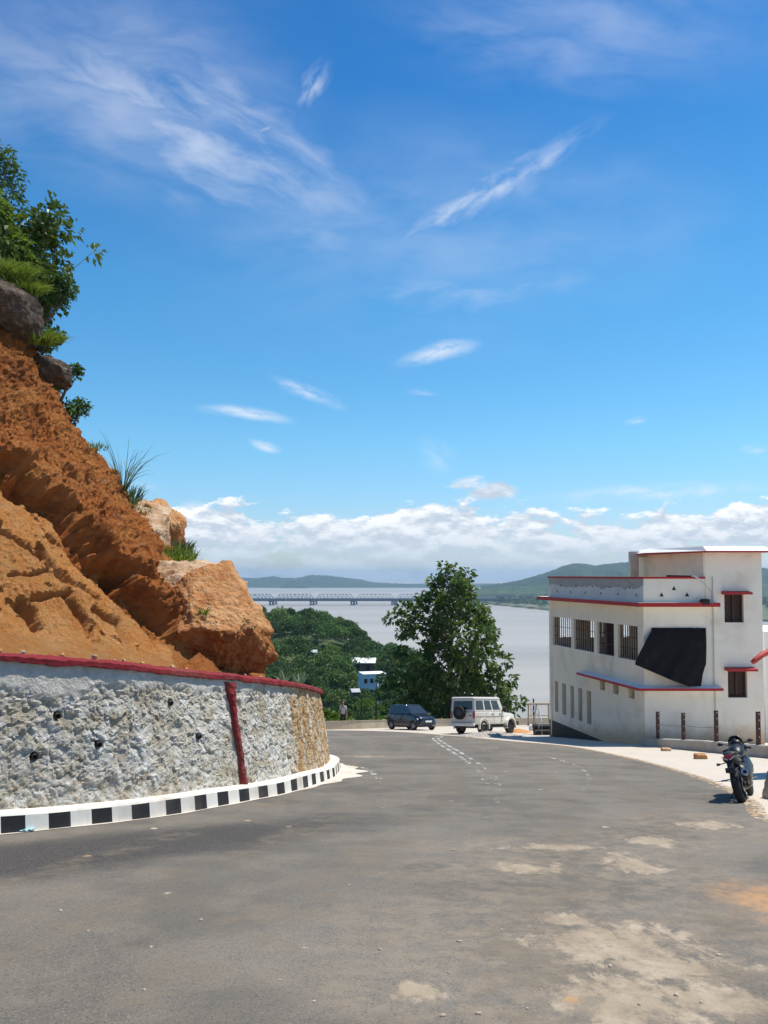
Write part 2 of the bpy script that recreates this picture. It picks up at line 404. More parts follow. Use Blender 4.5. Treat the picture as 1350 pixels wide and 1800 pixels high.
def f_soil(t, b, o):
    p = geo(t); at = t.node('ShaderNodeAttribute', attribute_name='slab').outputs['Fac']
    wt = t.node('ShaderNodeAttribute', attribute_name='worn').outputs['Fac']
    n = t.noise(p, 0.9, 6, 0.62); f = t.noise(p, 6.5, 8, 0.7); st = t.noise(t.map(p, scale=(1, 1, 0.22)), 3.5, 5, 0.6)
    red = t.mix(t.ss(n, 0.35, 0.68), (0.66, 0.215, 0.05), (0.78, 0.32, 0.09))
    red = t.mix(t.ss(f, 0.48, 0.72), red, (0.70, 0.34, 0.13))
    sl_ = t.mix(t.ss(st, 0.35, 0.7), (0.90, 0.37, 0.10), (0.95, 0.49, 0.18))
    sl_ = t.mix(t.ss(f, 0.55, 0.74), sl_, (0.60, 0.24, 0.08))
    c = t.mix(t.ss(t.math('ADD', at, t.math('MULTIPLY', t.math('SUBTRACT', f, 0.5), 0.7)), 0.35, 0.65), red, sl_)
    c = t.mix(t.math('MULTIPLY', t.ss(t.noise(p, 2.3, 5, 0.7), 0.60, 0.72), 0.6), c, (0.68, 0.50, 0.33))
    c = t.mix(t.math('MULTIPLY', t.ss(t.noise(t.map(p, loc=(7, 3, 1), rot=(.3, .5, 0), scale=(1, 1, 1.7)), 1.5, 8, 0.74), 0.50, 0.60), t.ss(at, 0.3, .7, .60, .12)), c, (0.36, 0.11, 0.03))
    c = t.mix(t.math('MULTIPLY', t.ss(t.noise(t.map(p, loc=(1, 9, 4)), 10, 6, 0.75), 0.54, 0.66), t.ss(at, 0.3, .7, .45, .15)), c, (0.30, 0.11, 0.035))
    c = t.mix(t.math('MULTIPLY', wt, 0.6), c, (0.26, 0.12, 0.05))
    setc(t, b, c); b.inputs['Roughness'].default_value = 0.95; b.inputs['Specular IOR Level'].default_value = 0.15
    vo = t.node('ShaderNodeTexVoronoi', {'Vector': t.vmath('ADD', p, t.vmath('SCALE', t.noise(p, 4, 3, .6, out=1), scale=.25).outputs[0]).outputs[0], 'Scale': 7.0})
    bm_ = t.math('ADD', t.math('ADD', t.noise(p, 6, 10, 0.78), t.math('MULTIPLY', t.noise(p, 24, 6, 0.8), 0.7)), t.math('MULTIPLY', vo.outputs['Distance'], -.35))
    bump(t, b, bm_, 1.0, 0.20)
def f_rock(cols, bs=1.0):
    def f(t, b, o):
        p = obc(t); n = t.noise(p, 1.3, 6, 0.65); g = t.noise(p, 7, 7, 0.7); st = t.noise(t.map(p, rot=(0.4, 0.3, 0), scale=(1, 1, 0.3)), 5, 5, 0.6)
        c = t.mix(t.ss(n, 0.38, 0.62), cols[0], cols[1]); c = t.mix(t.ss(g, 0.5, 0.72), c, cols[2]); c = t.mix(t.math('MULTIPLY', t.ss(st, 0.58, 0.7), 0.5), c, [x * 0.55 for x in cols[0]])
        setc(t, b, c); b.inputs['Roughness'].default_value = 0.93; b.inputs['Specular IOR Level'].default_value = 0.2
        bump(t, b, t.math('ADD', g, t.math('MULTIPLY', t.noise(p, 3.0, 8, 0.65), 1.3)), 0.9 * bs, 0.10)
    return f
def f_stone(t, b, o):
    p = geo(t); n = t.noise(p, 1.1, 6, 0.65); f = t.noise(p, 9, 8, 0.72); m2 = t.noise(p, 3.2, 6, 0.65)
    rt = t.node('ShaderNodeAttribute', attribute_name='rust').outputs['Fac']; sm_ = t.node('ShaderNodeAttribute', attribute_name='top_band').outputs['Fac']
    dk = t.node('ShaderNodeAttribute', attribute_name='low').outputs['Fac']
    c = t.mix(t.ss(f, 0.36, 0.64), (0.64, 0.59, 0.50), (0.90, 0.87, 0.79))
    c = t.mix(t.ss(m2, 0.45, 0.64), c, t.mix(t.ss(f, 0.4, 0.7), (0.50, 0.41, 0.28), (0.76, 0.68, 0.53)))
    c = t.mix(t.math('MULTIPLY', t.ss(n, 0.50, 0.64), 0.65), c, (0.58, 0.50, 0.36))
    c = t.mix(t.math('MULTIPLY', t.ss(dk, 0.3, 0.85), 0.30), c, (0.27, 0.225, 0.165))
    sk = t.noise(t.map(p, scale=(1, 1, 0.10)), 8.0, 5, 0.65)
    c = t.mix(t.ss(t.math('MULTIPLY', rt, sk), 0.29, 0.42), c, t.mix(t.ss(f, 0.4, 0.65), (0.38, 0.20, 0.07), (0.66, 0.50, 0.28)))
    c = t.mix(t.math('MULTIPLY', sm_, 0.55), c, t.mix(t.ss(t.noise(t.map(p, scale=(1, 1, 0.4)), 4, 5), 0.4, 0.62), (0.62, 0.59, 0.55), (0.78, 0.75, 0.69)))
    setc(t, b, c); b.inputs['Roughness'].default_value = 0.9
    bump(t, b, t.math('ADD', t.math('MULTIPLY', f, 1.0), t.math('MULTIPLY', t.noise(p, 30, 6, 0.75), 0.6)), 1.0, 0.075)
def f_paint(c0, dirt=(0.42, 0.36, 0.27), amt=0.35, splash=False, streak=True):
    def f(t, b, o):
        p = geo(t); n = t.noise(p, 0.9, 6, 0.6); st = t.noise(t.map(p, scale=(1, 1, 0.08)), 3.5, 5, 0.6)
        c = t.mix(t.math('MULTIPLY', t.ss(n, 0.45, 0.72), amt), c0, dirt)
        if streak: c = t.mix(t.math('MULTIPLY', t.ss(st, 0.58, 0.75), amt * 0.8), c, dirt)
        c = t.mix(t.math('MULTIPLY', t.ss(t.noise(p, 0.35, 2), 0.4, 0.6), 0.25), c, [min(1, x * 1.07) for x in c0])
        if splash:
            z = t.node('ShaderNodeSeparateXYZ', {'Vector': p}); hz = t.math('ADD', z.outputs['Z'], t.math('MULTIPLY', z.outputs['Y'], SL))
            k = t.math('ADD', hz, t.math('MULTIPLY', t.math('SUBTRACT', t.noise(p, 2.2, 4), 0.5), 0.9))
            c = t.mix(t.math('MULTIPLY', t.ss(k, 1.0, 0.1), 0.75), c, (0.50, 0.32, 0.15))
        setc(t, b, c); bump(t, b, t.noise(p, 7, 5, 0.6), 0.25, 0.02)
    return f
def f_leaf(cols, trans=0.35, rough=0.45):
    def f(t, b, o):
        r = t.node('ShaderNodeAttribute', attribute_name='tint').outputs['Fac']
        c = t.ramp(r, [(i / (len(cols) - 1), c) for i, c in enumerate(cols)])
        setc(t, b, c); b.inputs['Roughness'].default_value = rough; b.inputs['Specular IOR Level'].default_value = 0.35
        tr = t.node('ShaderNodeBsdfTranslucent', {'Color': t.mix(0.5, c, (0.16, 0.22, 0.015))}); mx = t.node('ShaderNodeMixShader', {0: trans})
        t.link(b.outputs[0], mx.inputs[1]); t.link(tr.outputs[0], mx.inputs[2]); t.link(mx.outputs[0], o.inputs[0])
    return f

m_asph = M('asphalt', f_asphalt, spec=.2); m_pav = M('pavers', f_paver, rough=0.85); m_dirt = M('dirt', f_dirt, rough=0.95)
m_soil = M('red_soil', f_soil)
m_tan = M('tan_rock', f_rock([(0.44, 0.25, 0.13), (0.62, 0.44, 0.28), (0.72, 0.58, 0.42)]))
m_orock = M('orange_rock', f_rock([(0.50, 0.22, 0.075), (0.60, 0.30, 0.12), (0.66, 0.42, 0.24)]))
m_grock = M('grey_rock', f_rock([(0.06, 0.042, 0.03), (0.11, 0.08, 0.058), (0.22, 0.18, 0.14)]))
m_stone = M('whitewashed_stone', f_stone)
m_red = M('red_paint', f_paint((0.19, 0.011, 0.016), (0.17, 0.06, 0.04), 0.7), rough=0.9)
m_redb = M('red_trim', f_paint((0.42, 0.016, 0.022), (0.25, 0.03, 0.03), 0.4), rough=0.6)
m_wall = M('cream_wall', f_paint((0.84, 0.74, 0.56), (0.48, 0.38, 0.26), 0.46, True), rough=0.85)
m_wallw = M('white_wall', f_paint((0.84, 0.79, 0.67), (0.48, 0.42, 0.32), 0.46, True), rough=0.85)
m_white = M('white_paint', f_paint((0.80, 0.79, 0.76), (0.5, 0.46, 0.4), 0.3), rough=0.8)
m_kw = M('kerb_white', f_paint((0.76, 0.71, 0.62), (0.42, 0.34, 0.25), 0.85), rough=0.8)
m_kb = M('kerb_black', f_paint((0.018, 0.018, 0.02), (0.13, 0.11, 0.09), 0.6), rough=0.8)
m_conc = M('concrete', f_paint((0.40, 0.37, 0.31), (0.22, 0.18, 0.13), 0.6), rough=0.9)
m_conc2 = M('tan_concrete', f_paint((0.47, 0.41, 0.31), (0.26, 0.21, 0.14), 0.6), rough=0.9)
m_concl = M('pale_concrete', f_paint((0.58, 0.52, 0.44), (0.38, 0.30, 0.2), 0.6), rough=0.9)
m_black = simple('black_paint', (0.02, 0.019, 0.018), 0.7, 0.4)
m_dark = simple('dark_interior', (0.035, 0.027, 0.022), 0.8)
m_rust = simple('rusty_steel', (0.075, 0.032, 0.022), 0.7, 0.4, 12)
m_steel = simple('steel', (0.45, 0.45, 0.46), 0.35, 0.1, 8, metal=0.8)
m_wood = simple('weathered_wood', (0.34, 0.26, 0.18), 0.85, 0.35, 10, bmp=0.4)
m_bark = simple('bark', (0.20, 0.15, 0.11), 0.9, 0.35, 9, bmp=0.6)
def f_tarp(t, b, o):
    p = geo(t); n = t.noise(t.map(p, rot=(0, .12, 0), scale=(1, 1, .12)), 9, 6, .7); setc(t, b, t.mix(t.ss(n, .60, .74), (0.009, 0.008, 0.008), (0.075, 0.07, 0.065)))
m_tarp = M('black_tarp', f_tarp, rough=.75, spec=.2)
m_leafA = M('broad_leaf', f_leaf([(0.035, 0.080, 0.014), (0.075, 0.140, 0.028), (0.140, 0.205, 0.048), (0.30, 0.33, 0.13)], 0.28, 0.42))
m_leafB = M('dense_leaf', f_leaf([(0.023, 0.065, 0.015), (0.049, 0.118, 0.025), (0.085, 0.171, 0.034), (0.142, 0.228, 0.042)], 0.22, 0.6))
m_leafC = M('bright_leaf', f_leaf([(0.054, 0.115, 0.016), (0.101, 0.189, 0.024), (0.162, 0.257, 0.041), (0.27, 0.338, 0.068)], 0.4, 0.5))
m_grass = M('grass_blade', f_leaf([(0.07, 0.13, 0.015), (0.14, 0.21, 0.025), (0.22, 0.28, 0.04), (0.36, 0.33, 0.10)], 0.4, 0.6))
m_pale = M('pale_blade', f_leaf([(0.16, 0.24, 0.14), (0.28, 0.36, 0.24), (0.42, 0.50, 0.36)], 0.2, 0.45))

# ------------------------------------------------------------------ curves of the place
def catmull(pts, step):
    pts = [Vector(p) for p in pts]; out = []
    for i in range(len(pts) - 1):
        p0 = pts[max(i - 1, 0)]; p1 = pts[i]; p2 = pts[i + 1]; p3 = pts[min(i + 2, len(pts) - 1)]
        n = max(2, int((p2 - p1).length / step))
        for k in range(n):
            q = k / n; out.append(0.5 * ((2 * p1) + (p2 - p0) * q + (2 * p0 - 5 * p1 + 4 * p2 - p3) * q * q + (3 * p1 - p0 - 3 * p2 + p3) * q ** 3))
    out.append(pts[-1]); return np.array([tuple(p) for p in out])
def resample(c, step):
    d = np.r_[0, np.cumsum(np.linalg.norm(np.diff(c, axis=0), axis=1))]; n = int(d[-1] / step); s = np.linspace(0, d[-1], n + 1)
    return np.stack([np.interp(s, d, c[:, k]) for k in range(c.shape[1])], 1), s
def normals2(c):
    T = np.gradient(c[:, :2], axis=0); T /= np.linalg.norm(T, axis=1)[:, None]
    return T, np.stack([T[:, 1], -T[:, 0]], 1)     # tangent, normal to the right (towards the road)

KP = [(-16, 4.0), (-12, 5.4), (-9, 7.0), (-6.6, 8.45)] + [tuple(G(a, b).xy) for a, b in
      [(0, 1467), (200, 1446), (300, 1433), (400, 1415), (500, 1395), (564, 1376), (591, 1362)]] + [(-1.13, 20.3), (-1.60, 22.0), (-2.9, 23.6), (-4.6, 25.2), (-7, 26.8), (-11, 28.5), (-17, 30), (-26, 31)]
UPc = [(-24, 9.5), (-20, 11.4), (-16.5, 13.4), (-13.2, 15)] + [(-11.7, 16.0), (-10.8, 16.8), (-10.3, 17.3), (-9.9, 17.9), (-9.6, 18.6), (-9.5, 19.2), (-9.5, 19.7)] + [(-9.6, 20.2), (-9.9, 20.9), (-10.5, 21.6), (-11.8, 22.4), (-13.4, 23.2), (-16, 24), (-21, 25), (-30, 26)]
kc = catmull([(x, y, 0) for x, y in KP], 0.05)
# pair every foot point with a point of the upper curve
def pair_curve():
    out = []
    n = len(KP)
    for i in range(n - 1):
        seg = max(6, int(math.dist(KP[i], KP[i + 1]) / 0.05))
        for k in range(seg): out.append(i + k / seg)
    out.append(n - 1); return np.array(out)
def crv(P4, q):
    P4 = np.array(P4, float); i = np.clip(np.floor(q).astype(int), 0, len(P4) - 2); f = (q - i)[:, None]
    p0 = P4[np.maximum(i - 1, 0)]; p1 = P4[i]; p2 = P4[i + 1]; p3 = P4[np.minimum(i + 2, len(P4) - 1)]
    return 0.5 * (2 * p1 + (p2 - p0) * f + (2 * p0 - 5 * p1 + 4 * p2 - p3) * f ** 2 + (3 * p1 - p0 - 3 * p2 + p3) * f ** 3)
Q = pair_curve(); KC = crv(KP, Q); UC = crv(UPc, Q)
KT, KN = normals2(KC)
KS = np.r_[0, np.cumsum(np.linalg.norm(np.diff(KC, axis=0), axis=1))]
def at_s(arr, s): return np.stack([np.interp(s, KS, arr[:, k]) for k in range(arr.shape[1])], 1)
def s_of_px(px):   # arc length where the kerb foot is seen at a column of the photograph
    sel = (KC[:, 1] < 20) & (KC[:, 1] > 5); pp = 675 + FPX * KC[:, 0] / KC[:, 1]
    return float(np.interp(px, pp[sel], KS[sel]))

R_EDGE = [G(a, b) for a, b in [(1350, 1440), (1330, 1416), (1280, 1386), (1200, 1357), (1100, 1331), (1000, 1312), (900, 1303), (800, 1294), (700, 1286.5), (578, 1284)]]
R_EDGE = [Vector((5.9, -14, 0)), Vector((5.7, -4, 0)), Vector((5.5, 4, 0)), Vector((5.45, 8, 0))] + R_EDGE + [Vector((-8, 45.2, 0)), Vector((-15, 42.4, 0)), Vector((-28, 37.5, 0))]
rc = catmull([(p.x, p.y, 0) for p in R_EDGE], 0.5)
PARP = [(-30, 40), (-15, 44.5), (-8, 47.4)] + [tuple(G(a, b).xy) for a, b in [(600, 1282), (690, 1279), (800, 1276.5), (900, 1275), (965, 1274)]] + [(20, 62), (40, 60)]
pc, pcs = resample(catmull([(x, y, 0) for x, y in PARP], 0.5), 0.5)

def flat_poly(name, pts, mat, dz, kind='structure'):
    bm = bmesh.new(); vs = [bm.verts.new((x, y, gz(y) + dz)) for x, y in pts]; f = bm.faces.new(vs)
    if f.normal.z < 0: f.normal_flip()
    bmesh.ops.triangulate(bm, faces=[f]); bmesh.ops.recalc_face_normals(bm, faces=bm.faces)
    for f in bm.faces:
        if f.normal.z < 0: f.normal_flip()
    me = bpy.data.meshes.new(name); bm.to_mesh(me); bm.free(); me.materials.append(mat)
    o = link(name, me); tag(o, kind=kind); return o
# ------------------------------------------------------------------ terrain
PAR2 = pc[:, :2]
def plateau_dist(X, Y):
    """metres beyond the parapet line (positive = outside)"""
    T, N = normals2(pc); pts = np.stack([X.ravel(), Y.ravel()], 1); out = np.empty(len(pts))
    for k in range(0, len(pts), 4000):
        q = pts[k:k + 4000]; d = q[:, None, :] - PAR2[None, ::4]; D = np.hypot(d[..., 0], d[..., 1]); j = D.argmin(1)
        side = (d[np.arange(len(q)), j] * N[::4][j]).sum(1); out[k:k + 4000] = -np.sign(side) * D[np.arange(len(q)), j]
    return out.reshape(X.shape)
WZ = EYE - 92.0
def terr(X, Y):
    X = np.asarray(X, float); Y = np.asarray(Y, float)
    d = plateau_dist(X, Y)
    base = -SL * np.clip(Y, -60, 75) - 0.25
    hill = base - np.clip(d - 1.5, 0, None) * 0.62
    edge = 14 + 10 * np.sin(Y / 60.0) - 0.03 * (Y - 200)
    val = -33.0 + 0.035 * (200 - Y) - np.clip(X - edge, 0, None) * 0.75 - np.clip(Y - 370, 0, None) * 0.5
    val = val + 6 * np.clip((-X - 40) / 60, 0, 1)
    p = np.stack([X.ravel() / 35, Y.ravel() / 35, np.zeros(X.size)], 1); n = fbm(p, 4).reshape(X.shape)
    def g(cx, cy, rx, ry, h): return h * np.exp(-((X - cx) / rx) ** 2 - ((Y - cy) / ry) ** 2)
    kn = g(-45, 330, 28, 45, 15) + g(-16, 325, 22, 40, 5) + g(-95, 320, 45, 50, 8) + g(2, 300, 18, 30, 3)
    val = val + kn + n * 3.0
    out = np.where(d > 0, np.maximum(hill, val), base)
    return np.maximum(out, WZ - 6)
nx, ny = 150, 180
gx = np.linspace(-330, 170, nx); gy = np.linspace(-70, 560, ny); GX, GY = np.meshgrid(gx, gy, indexing='ij')
TZ = terr(GX, GY)
def f_terr(t, b, o):
    p = geo(t); n = t.noise(p, 0.05, 6, 0.65); f = t.noise(p, 0.6, 5, 0.7)
    c = t.mix(t.ss(f, 0.4, 0.65), (0.03, 0.055, 0.014), (0.07, 0.10, 0.028)); c = t.mix(t.ss(n, 0.56, 0.66), c, (0.24, 0.17, 0.09)); setc(t, b, c)
o = mesh_np('terrain', np.stack([GX.ravel(), GY.ravel(), TZ.ravel()], 1), grid_faces(nx, ny), M('hillside', f_terr, rough=0.95), smooth=True); tag(o, kind='structure')

gp = [(x, y) for x, y in pc[:, :2]]
ground_pts = [(-60, -40), (-60, 35)] + gp + [(60, 57), (60, -40)]
flat_poly('ground', ground_pts, m_pav, 0.0)
# road: left boundary = kerb foot, right boundary = rc
road_pts = [tuple(p) for p in KC[::10]] + [tuple(p[:2]) for p in rc[::-1]] + [(-30, -14), (-30, 3)]
flat_poly('road', road_pts, m_asph, 0.005)
def ribbon(name, c, w0, w1, mat, dz, kind='structure'):
    T, N = normals2(c); a = c[:, :2] + N * w0; b = c[:, :2] + N * w1; V = np.empty((2 * len(c), 3)); V[0::2, :2] = a; V[1::2, :2] = b; V[:, 2] = -SL * V[:, 1] + dz
    F = np.array([[2 * i, 2 * i + 1, 2 * i + 3, 2 * i + 2] for i in range(len(c) - 1)]); o = mesh_np(name, V, F[:, ::-1], mat)
    if kind: tag(o, kind=kind)
    return o
def f_verge(t, b, o):
    f_dirt(t, b, o); p = geo(t); n = t.noise(p, 9, 8, 0.75); tr = t.node('ShaderNodeBsdfTransparent'); mx = t.node('ShaderNodeMixShader', {0: t.ss(n, 0.46, 0.56)})
    t.link(tr.outputs[0], mx.inputs[1]); t.link(b.outputs[0], mx.inputs[2]); t.link(mx.outputs[0], o.inputs[0])
rcs, _ = resample(rc, 0.4)
ribbon('verge_dirt', rcs, -0.16, 0.10, M('verge', f_verge, rough=0.95), 0.009)
# pale concrete apron round the foot of the wall's nose
ss = np.linspace(s_of_px(-200), KS[-1] - 6, 260); ap = at_s(KC, ss); w = 0.07 + 0.50 * np.exp(-((ap[:, 1] - 18.6) / 2.3) ** 2)
T_, N_ = normals2(ap); V = np.empty((2 * len(ap), 3)); V[0::2, :2] = ap - N_ * 0.05; V[1::2, :2] = ap + N_ * (w * (1 + 0.25 * np.sin(ss * 5)))[:, None]; V[:, 2] = -SL * V[:, 1] + 0.012
o = mesh_np('concrete_apron', V, np.array([[2 * i, 2 * i + 2, 2 * i + 3, 2 * i + 1] for i in range(len(ap) - 1)])[:, ::-1], m_concl); tag(o, kind='structure')
# worn double centre line
def f_line(t, b, o):
    p = geo(t); n = t.noise(p, 5, 6, 0.7); sp_ = t.node('ShaderNodeSeparateXYZ', {'Vector': p})
    b.inputs['Base Color'].default_value = (0.55, 0.53, 0.49, 1); fade = t.ss(sp_.outputs['Y'], 7.0, 30.0, 0.64, 0.46)
    k = t.ss(t.math('SUBTRACT', n, fade), -0.02, 0.08); tr = t.node('ShaderNodeBsdfTransparent'); mx = t.node('ShaderNodeMixShader', {0: k})
    t.link(tr.outputs[0], mx.inputs[1]); t.link(b.outputs[0], mx.inputs[2]); t.link(mx.outputs[0], o.inputs[0])
m_line = M('worn_line', f_line, rough=0.8)
cl = catmull([(G(a, b).x, G(a, b).y, 0) for a, b in [(800, 1289), (768, 1297), (775, 1306), (805, 1324), (842, 1348), (862, 1370), (866, 1395), (850, 1432), (800, 1478), (735, 1530), (640, 1610), (560, 1690), (500, 1760)]], 0.3)
cl, _ = resample(cl, 0.3)
def dashes(name, c, w0, w1, n_on, n_off):
    T, N = normals2(c); V = []; F = []; i = 0
    while i + n_on < len(c):
        for k in range(n_on):
            a0, a1 = c[i + k, :2] + N[i + k] * w0, c[i + k, :2] + N[i + k] * w1; b0, b1 = c[i + k + 1, :2] + N[i + k + 1] * w0, c[i + k + 1, :2] + N[i + k + 1] * w1
            s = len(V); V += [(*a0, 0), (*a1, 0), (*b1, 0), (*b0, 0)]; F.append([s, s + 1, s + 2, s + 3])
        i += n_on + n_off
    V = np.array(V); V[:, 2] = -SL * V[:, 1] + 0.010; o = mesh_np(name, V, np.array(F), m_line); tag(o, kind='structure')
dashes('road_marking', cl, -0.17, -0.05, 5, 2); dashes('road_marking', cl, 0.07, 0.19, 5, 2)
def f_dust(t, b, o):
    p = geo(t); n = t.noise(p, 2.2, 8, 0.72); e = t.node('ShaderNodeAttribute', attribute_name='edge').outputs['Fac']; b.inputs['Base Color'].default_value = (0.27, 0.225, 0.165, 1); b.inputs['Roughness'].default_value = .95
    k = t.math('MULTIPLY', t.math('MULTIPLY', t.ss(n, .42, .66), e), .42); tr = t.node('ShaderNodeBsdfTransparent'); mx = t.node('ShaderNodeMixShader', {0: k}); t.link(tr.outputs[0], mx.inputs[1]); t.link(b.outputs[0], mx.inputs[2]); t.link(mx.outputs[0], o.inputs[0])
m_dust = M('dust_track', f_dust)
tc0 = resample(catmull([(G(a, b).x, G(a, b).y, 0) for a, b in [(700, 1290), (735, 1300), (790, 1322), (840, 1348), (862, 1376), (858, 1405), (835, 1445), (780, 1498), (700, 1565), (600, 1650), (480, 1790)]], .3), .3)[0]
tT, tN = normals2(tc0)
for ti, off_ in enumerate((-2.6, -1.25, .75, 2.0, 3.4)):
    V = []; E = []
    for i in range(len(tc0)):
        for q, e_ in ((-.32, 0), (-.14, 1), (.14, 1), (.32, 0)): w_ = tc0[i, :2] + tN[i] * (off_ + q * (1 + .3 * sin(i * .21 + ti))); V.append((w_[0], w_[1], -SL * w_[1] + .0075 + ti * .0001)); E.append(e_)
    o = mesh_np('tyre_track', np.array(V), grid_faces(len(tc0), 4, True), m_dust); attr(o, 'edge', E); tag(o, kind='structure')
c2 = catmull([(G(a, b).x, G(a, b).y, 0) for a, b in [(960, 1330), (1010, 1345), (1035, 1365), (1025, 1390), (985, 1420)]], 0.3)
dashes('road_marking', resample(c2, 0.3)[0], -0.04, 0.04, 4, 1)
c3 = catmull([(G(a, b).x, G(a, b).y, 0) for a, b in [(608, 1345), (640, 1352), (665, 1370), (668, 1392)]], 0.3)
dashes('road_marking', resample(c3, 0.2)[0], -0.10, 0.05, 4, 0)

# ------------------------------------------------------------------ water and far land
def f_water(t, b, o):
    p = geo(t); n = t.noise(t.map(p, scale=(1, 1.0, 1)), 0.012, 5, 0.6); st = t.noise(t.map(p, rot=(0, 0, 0.15), scale=(0.0006, 0.006, 1)), 1, 4, 0.55)
    setc(t, b, t.mix(t.ss(st, 0.35, 0.65), (0.29, 0.272, 0.24), (0.36, 0.335, 0.295))); b.inputs['Roughness'].default_value = 0.5; b.inputs['IOR'].default_value = 1.33; b.inputs['Specular IOR Level'].default_value = .3
    bump(t, b, t.noise(t.map(p, scale=(0.6, 1.4, 1)), 0.25, 5, 0.6), 0.35, 1.2)
wv = np.array([[-9000, 60, WZ], [9000, 60, WZ], [9000, 16000, WZ], [-9000, 16000, WZ]]); o = mesh_np('river', wv, np.array([[0, 1, 2, 3]]), M('river_water', f_water)); tag(o, kind='structure')
def f_far(c1, c2):
    def f(t, b, o):
        p = geo(t); n = t.noise(p, 0.012, 6, 0.65); g = t.noise(p, 0.06, 5, 0.7)
        c = t.mix(t.ss(n, 0.4, 0.62), c1, c2); c = t.mix(t.ss(g, 0.5, 0.7), c, [x * 0.55 for x in c1]); setc(t, b, c); bump(t, b, g, 0.6, 9.0)
    return f
m_far = M('far_forest', f_far((0.013, 0.036, 0.020), (0.028, 0.060, 0.028)), rough=0.95)
m_bank = M('bank_green', f_far((0.025, 0.055, 0.02), (0.055, 0.09, 0.032)), rough=0.95)
def ridge(name, prof, Y, wid, mat=m_far, lean=0.0, rough=0.06, nu=260, nv=40, seed=0.0):
    """prof: the crest as (px, py) at distance Y; the hill spreads wid metres before and behind it"""
    X = np.array([P(a, b, Y).x for a, b in prof]); Z = np.array([P(a, b, Y).z for a, b in prof]) - WZ
    u_ = np.linspace(X[0], X[-1], nu); zc = np.interp(u_, X, Z); k = np.hanning(9); k /= k.sum(); zc = np.convolve(np.pad(zc, 4, 'edge'), k, 'valid')
    v_ = np.linspace(-1, 1, nv); UU, VV = np.meshgrid(u_, v_, indexing='ij'); H = zc[:, None] * np.cos(VV * pi / 2) ** 1.3
    nn = fbm(np.stack([UU.ravel() / (wid * .35), VV.ravel() * 3 + seed, np.zeros(UU.size)], 1), 5, 0.55).reshape(UU.shape)
    nl = fbm(np.stack([UU.ravel() / 38, VV.ravel() * wid / 60 + seed, np.zeros(UU.size)], 1), 3).reshape(UU.shape)
    H = H * (1 + nn * 0.35 * (1 - np.cos(VV * pi / 2) ** 6)) + nl * 7 * np.clip(H / 20, 0, 1) * (Y / 4000) * rough / 0.06; H = np.maximum(H, -1) + 0.2
    Vv = np.stack([UU.ravel() * (1 + VV.ravel() * wid / Y), Y + VV.ravel() * wid, WZ + H.ravel()], 1)
    o = mesh_np(name, Vv, grid_faces(nu, nv), mat, smooth=True); tag(o, kind='structure'); return o
ridge('far_hills', [(330, 1020), (380, 1021), (410, 1015), (450, 1017), (480, 1013), (500, 1017), (525, 1016), (545, 1011), (575, 1012), (610, 1016), (635, 1019), (655, 1024), (690, 1026), (740, 1027.5), (800, 1027.5), (900, 1028)], 5950, 420)
ridge('far_shore', [(250, 1024), (480, 1025), (600, 1026), (700, 1026.5), (850, 1026), (1000, 1025), (1200, 1024), (1500, 1022)], 6500, 350)
ridge('island', [(493, 1028), (505, 1023), (515, 1020), (528, 1021.5), (540, 1028)], 5500, 110, seed=4)
ridge('hill', [(845, 1030), (880, 1026), (910, 1021), (940, 1013), (962, 1006), (985, 997), (1005, 991), (1022, 990), (1045, 995), (1062, 992), (1080, 990), (1105, 988), (1125, 990), (1150, 998), (1230, 1000), (1300, 994), (1345, 999), (1420, 1012), (1560, 1018)], 3300, 520, m_far, seed=9)
ridge('hill', [(835, 1036), (870, 1034), (930, 1030), (1000, 1027), (1100, 1026), (1300, 1026), (1500, 1030)], 2750, 260, m_bank, seed=2)
def f_bank(t, b, o):
    p = geo(t); n = t.noise(p, 0.02, 5, 0.6); setc(t, b, t.mix(t.ss(n, 0.42, 0.6), (0.05, 0.09, 0.03), (0.19, 0.17, 0.11)))
SH = [(330, 2420), (345, 2350), (370, 2250), (400, 2120), (425, 1990), (480, 1850), (640, 1600), (900, 1500), (2600, 1500), (2600, 3400), (240, 3400), (290, 2800)]
bm = bmesh.new(); lo = [bm.verts.new((x, y, WZ - 2)) for x, y in SH]; hi = [bm.verts.new((x + (6 if i < 6 else 0), y + 4, WZ + 4.0)) for i, (x, y) in enumerate(SH)]
bm.faces.new(hi)
for i in range(len(SH)): bm.faces.new((lo[i], lo[(i + 1) % len(SH)], hi[(i + 1) % len(SH)], hi[i]))
bmesh.ops.triangulate(bm, faces=[f for f in bm.faces if len(f.verts) > 4]); bmesh.ops.recalc_face_normals(bm, faces=bm.faces)
me = bpy.data.meshes.new('riverbank'); bm.to_mesh(me); bm.free(); me.materials.append(M('bank', f_bank, rough=0.95)); tag(link('riverbank', me), kind='structure')
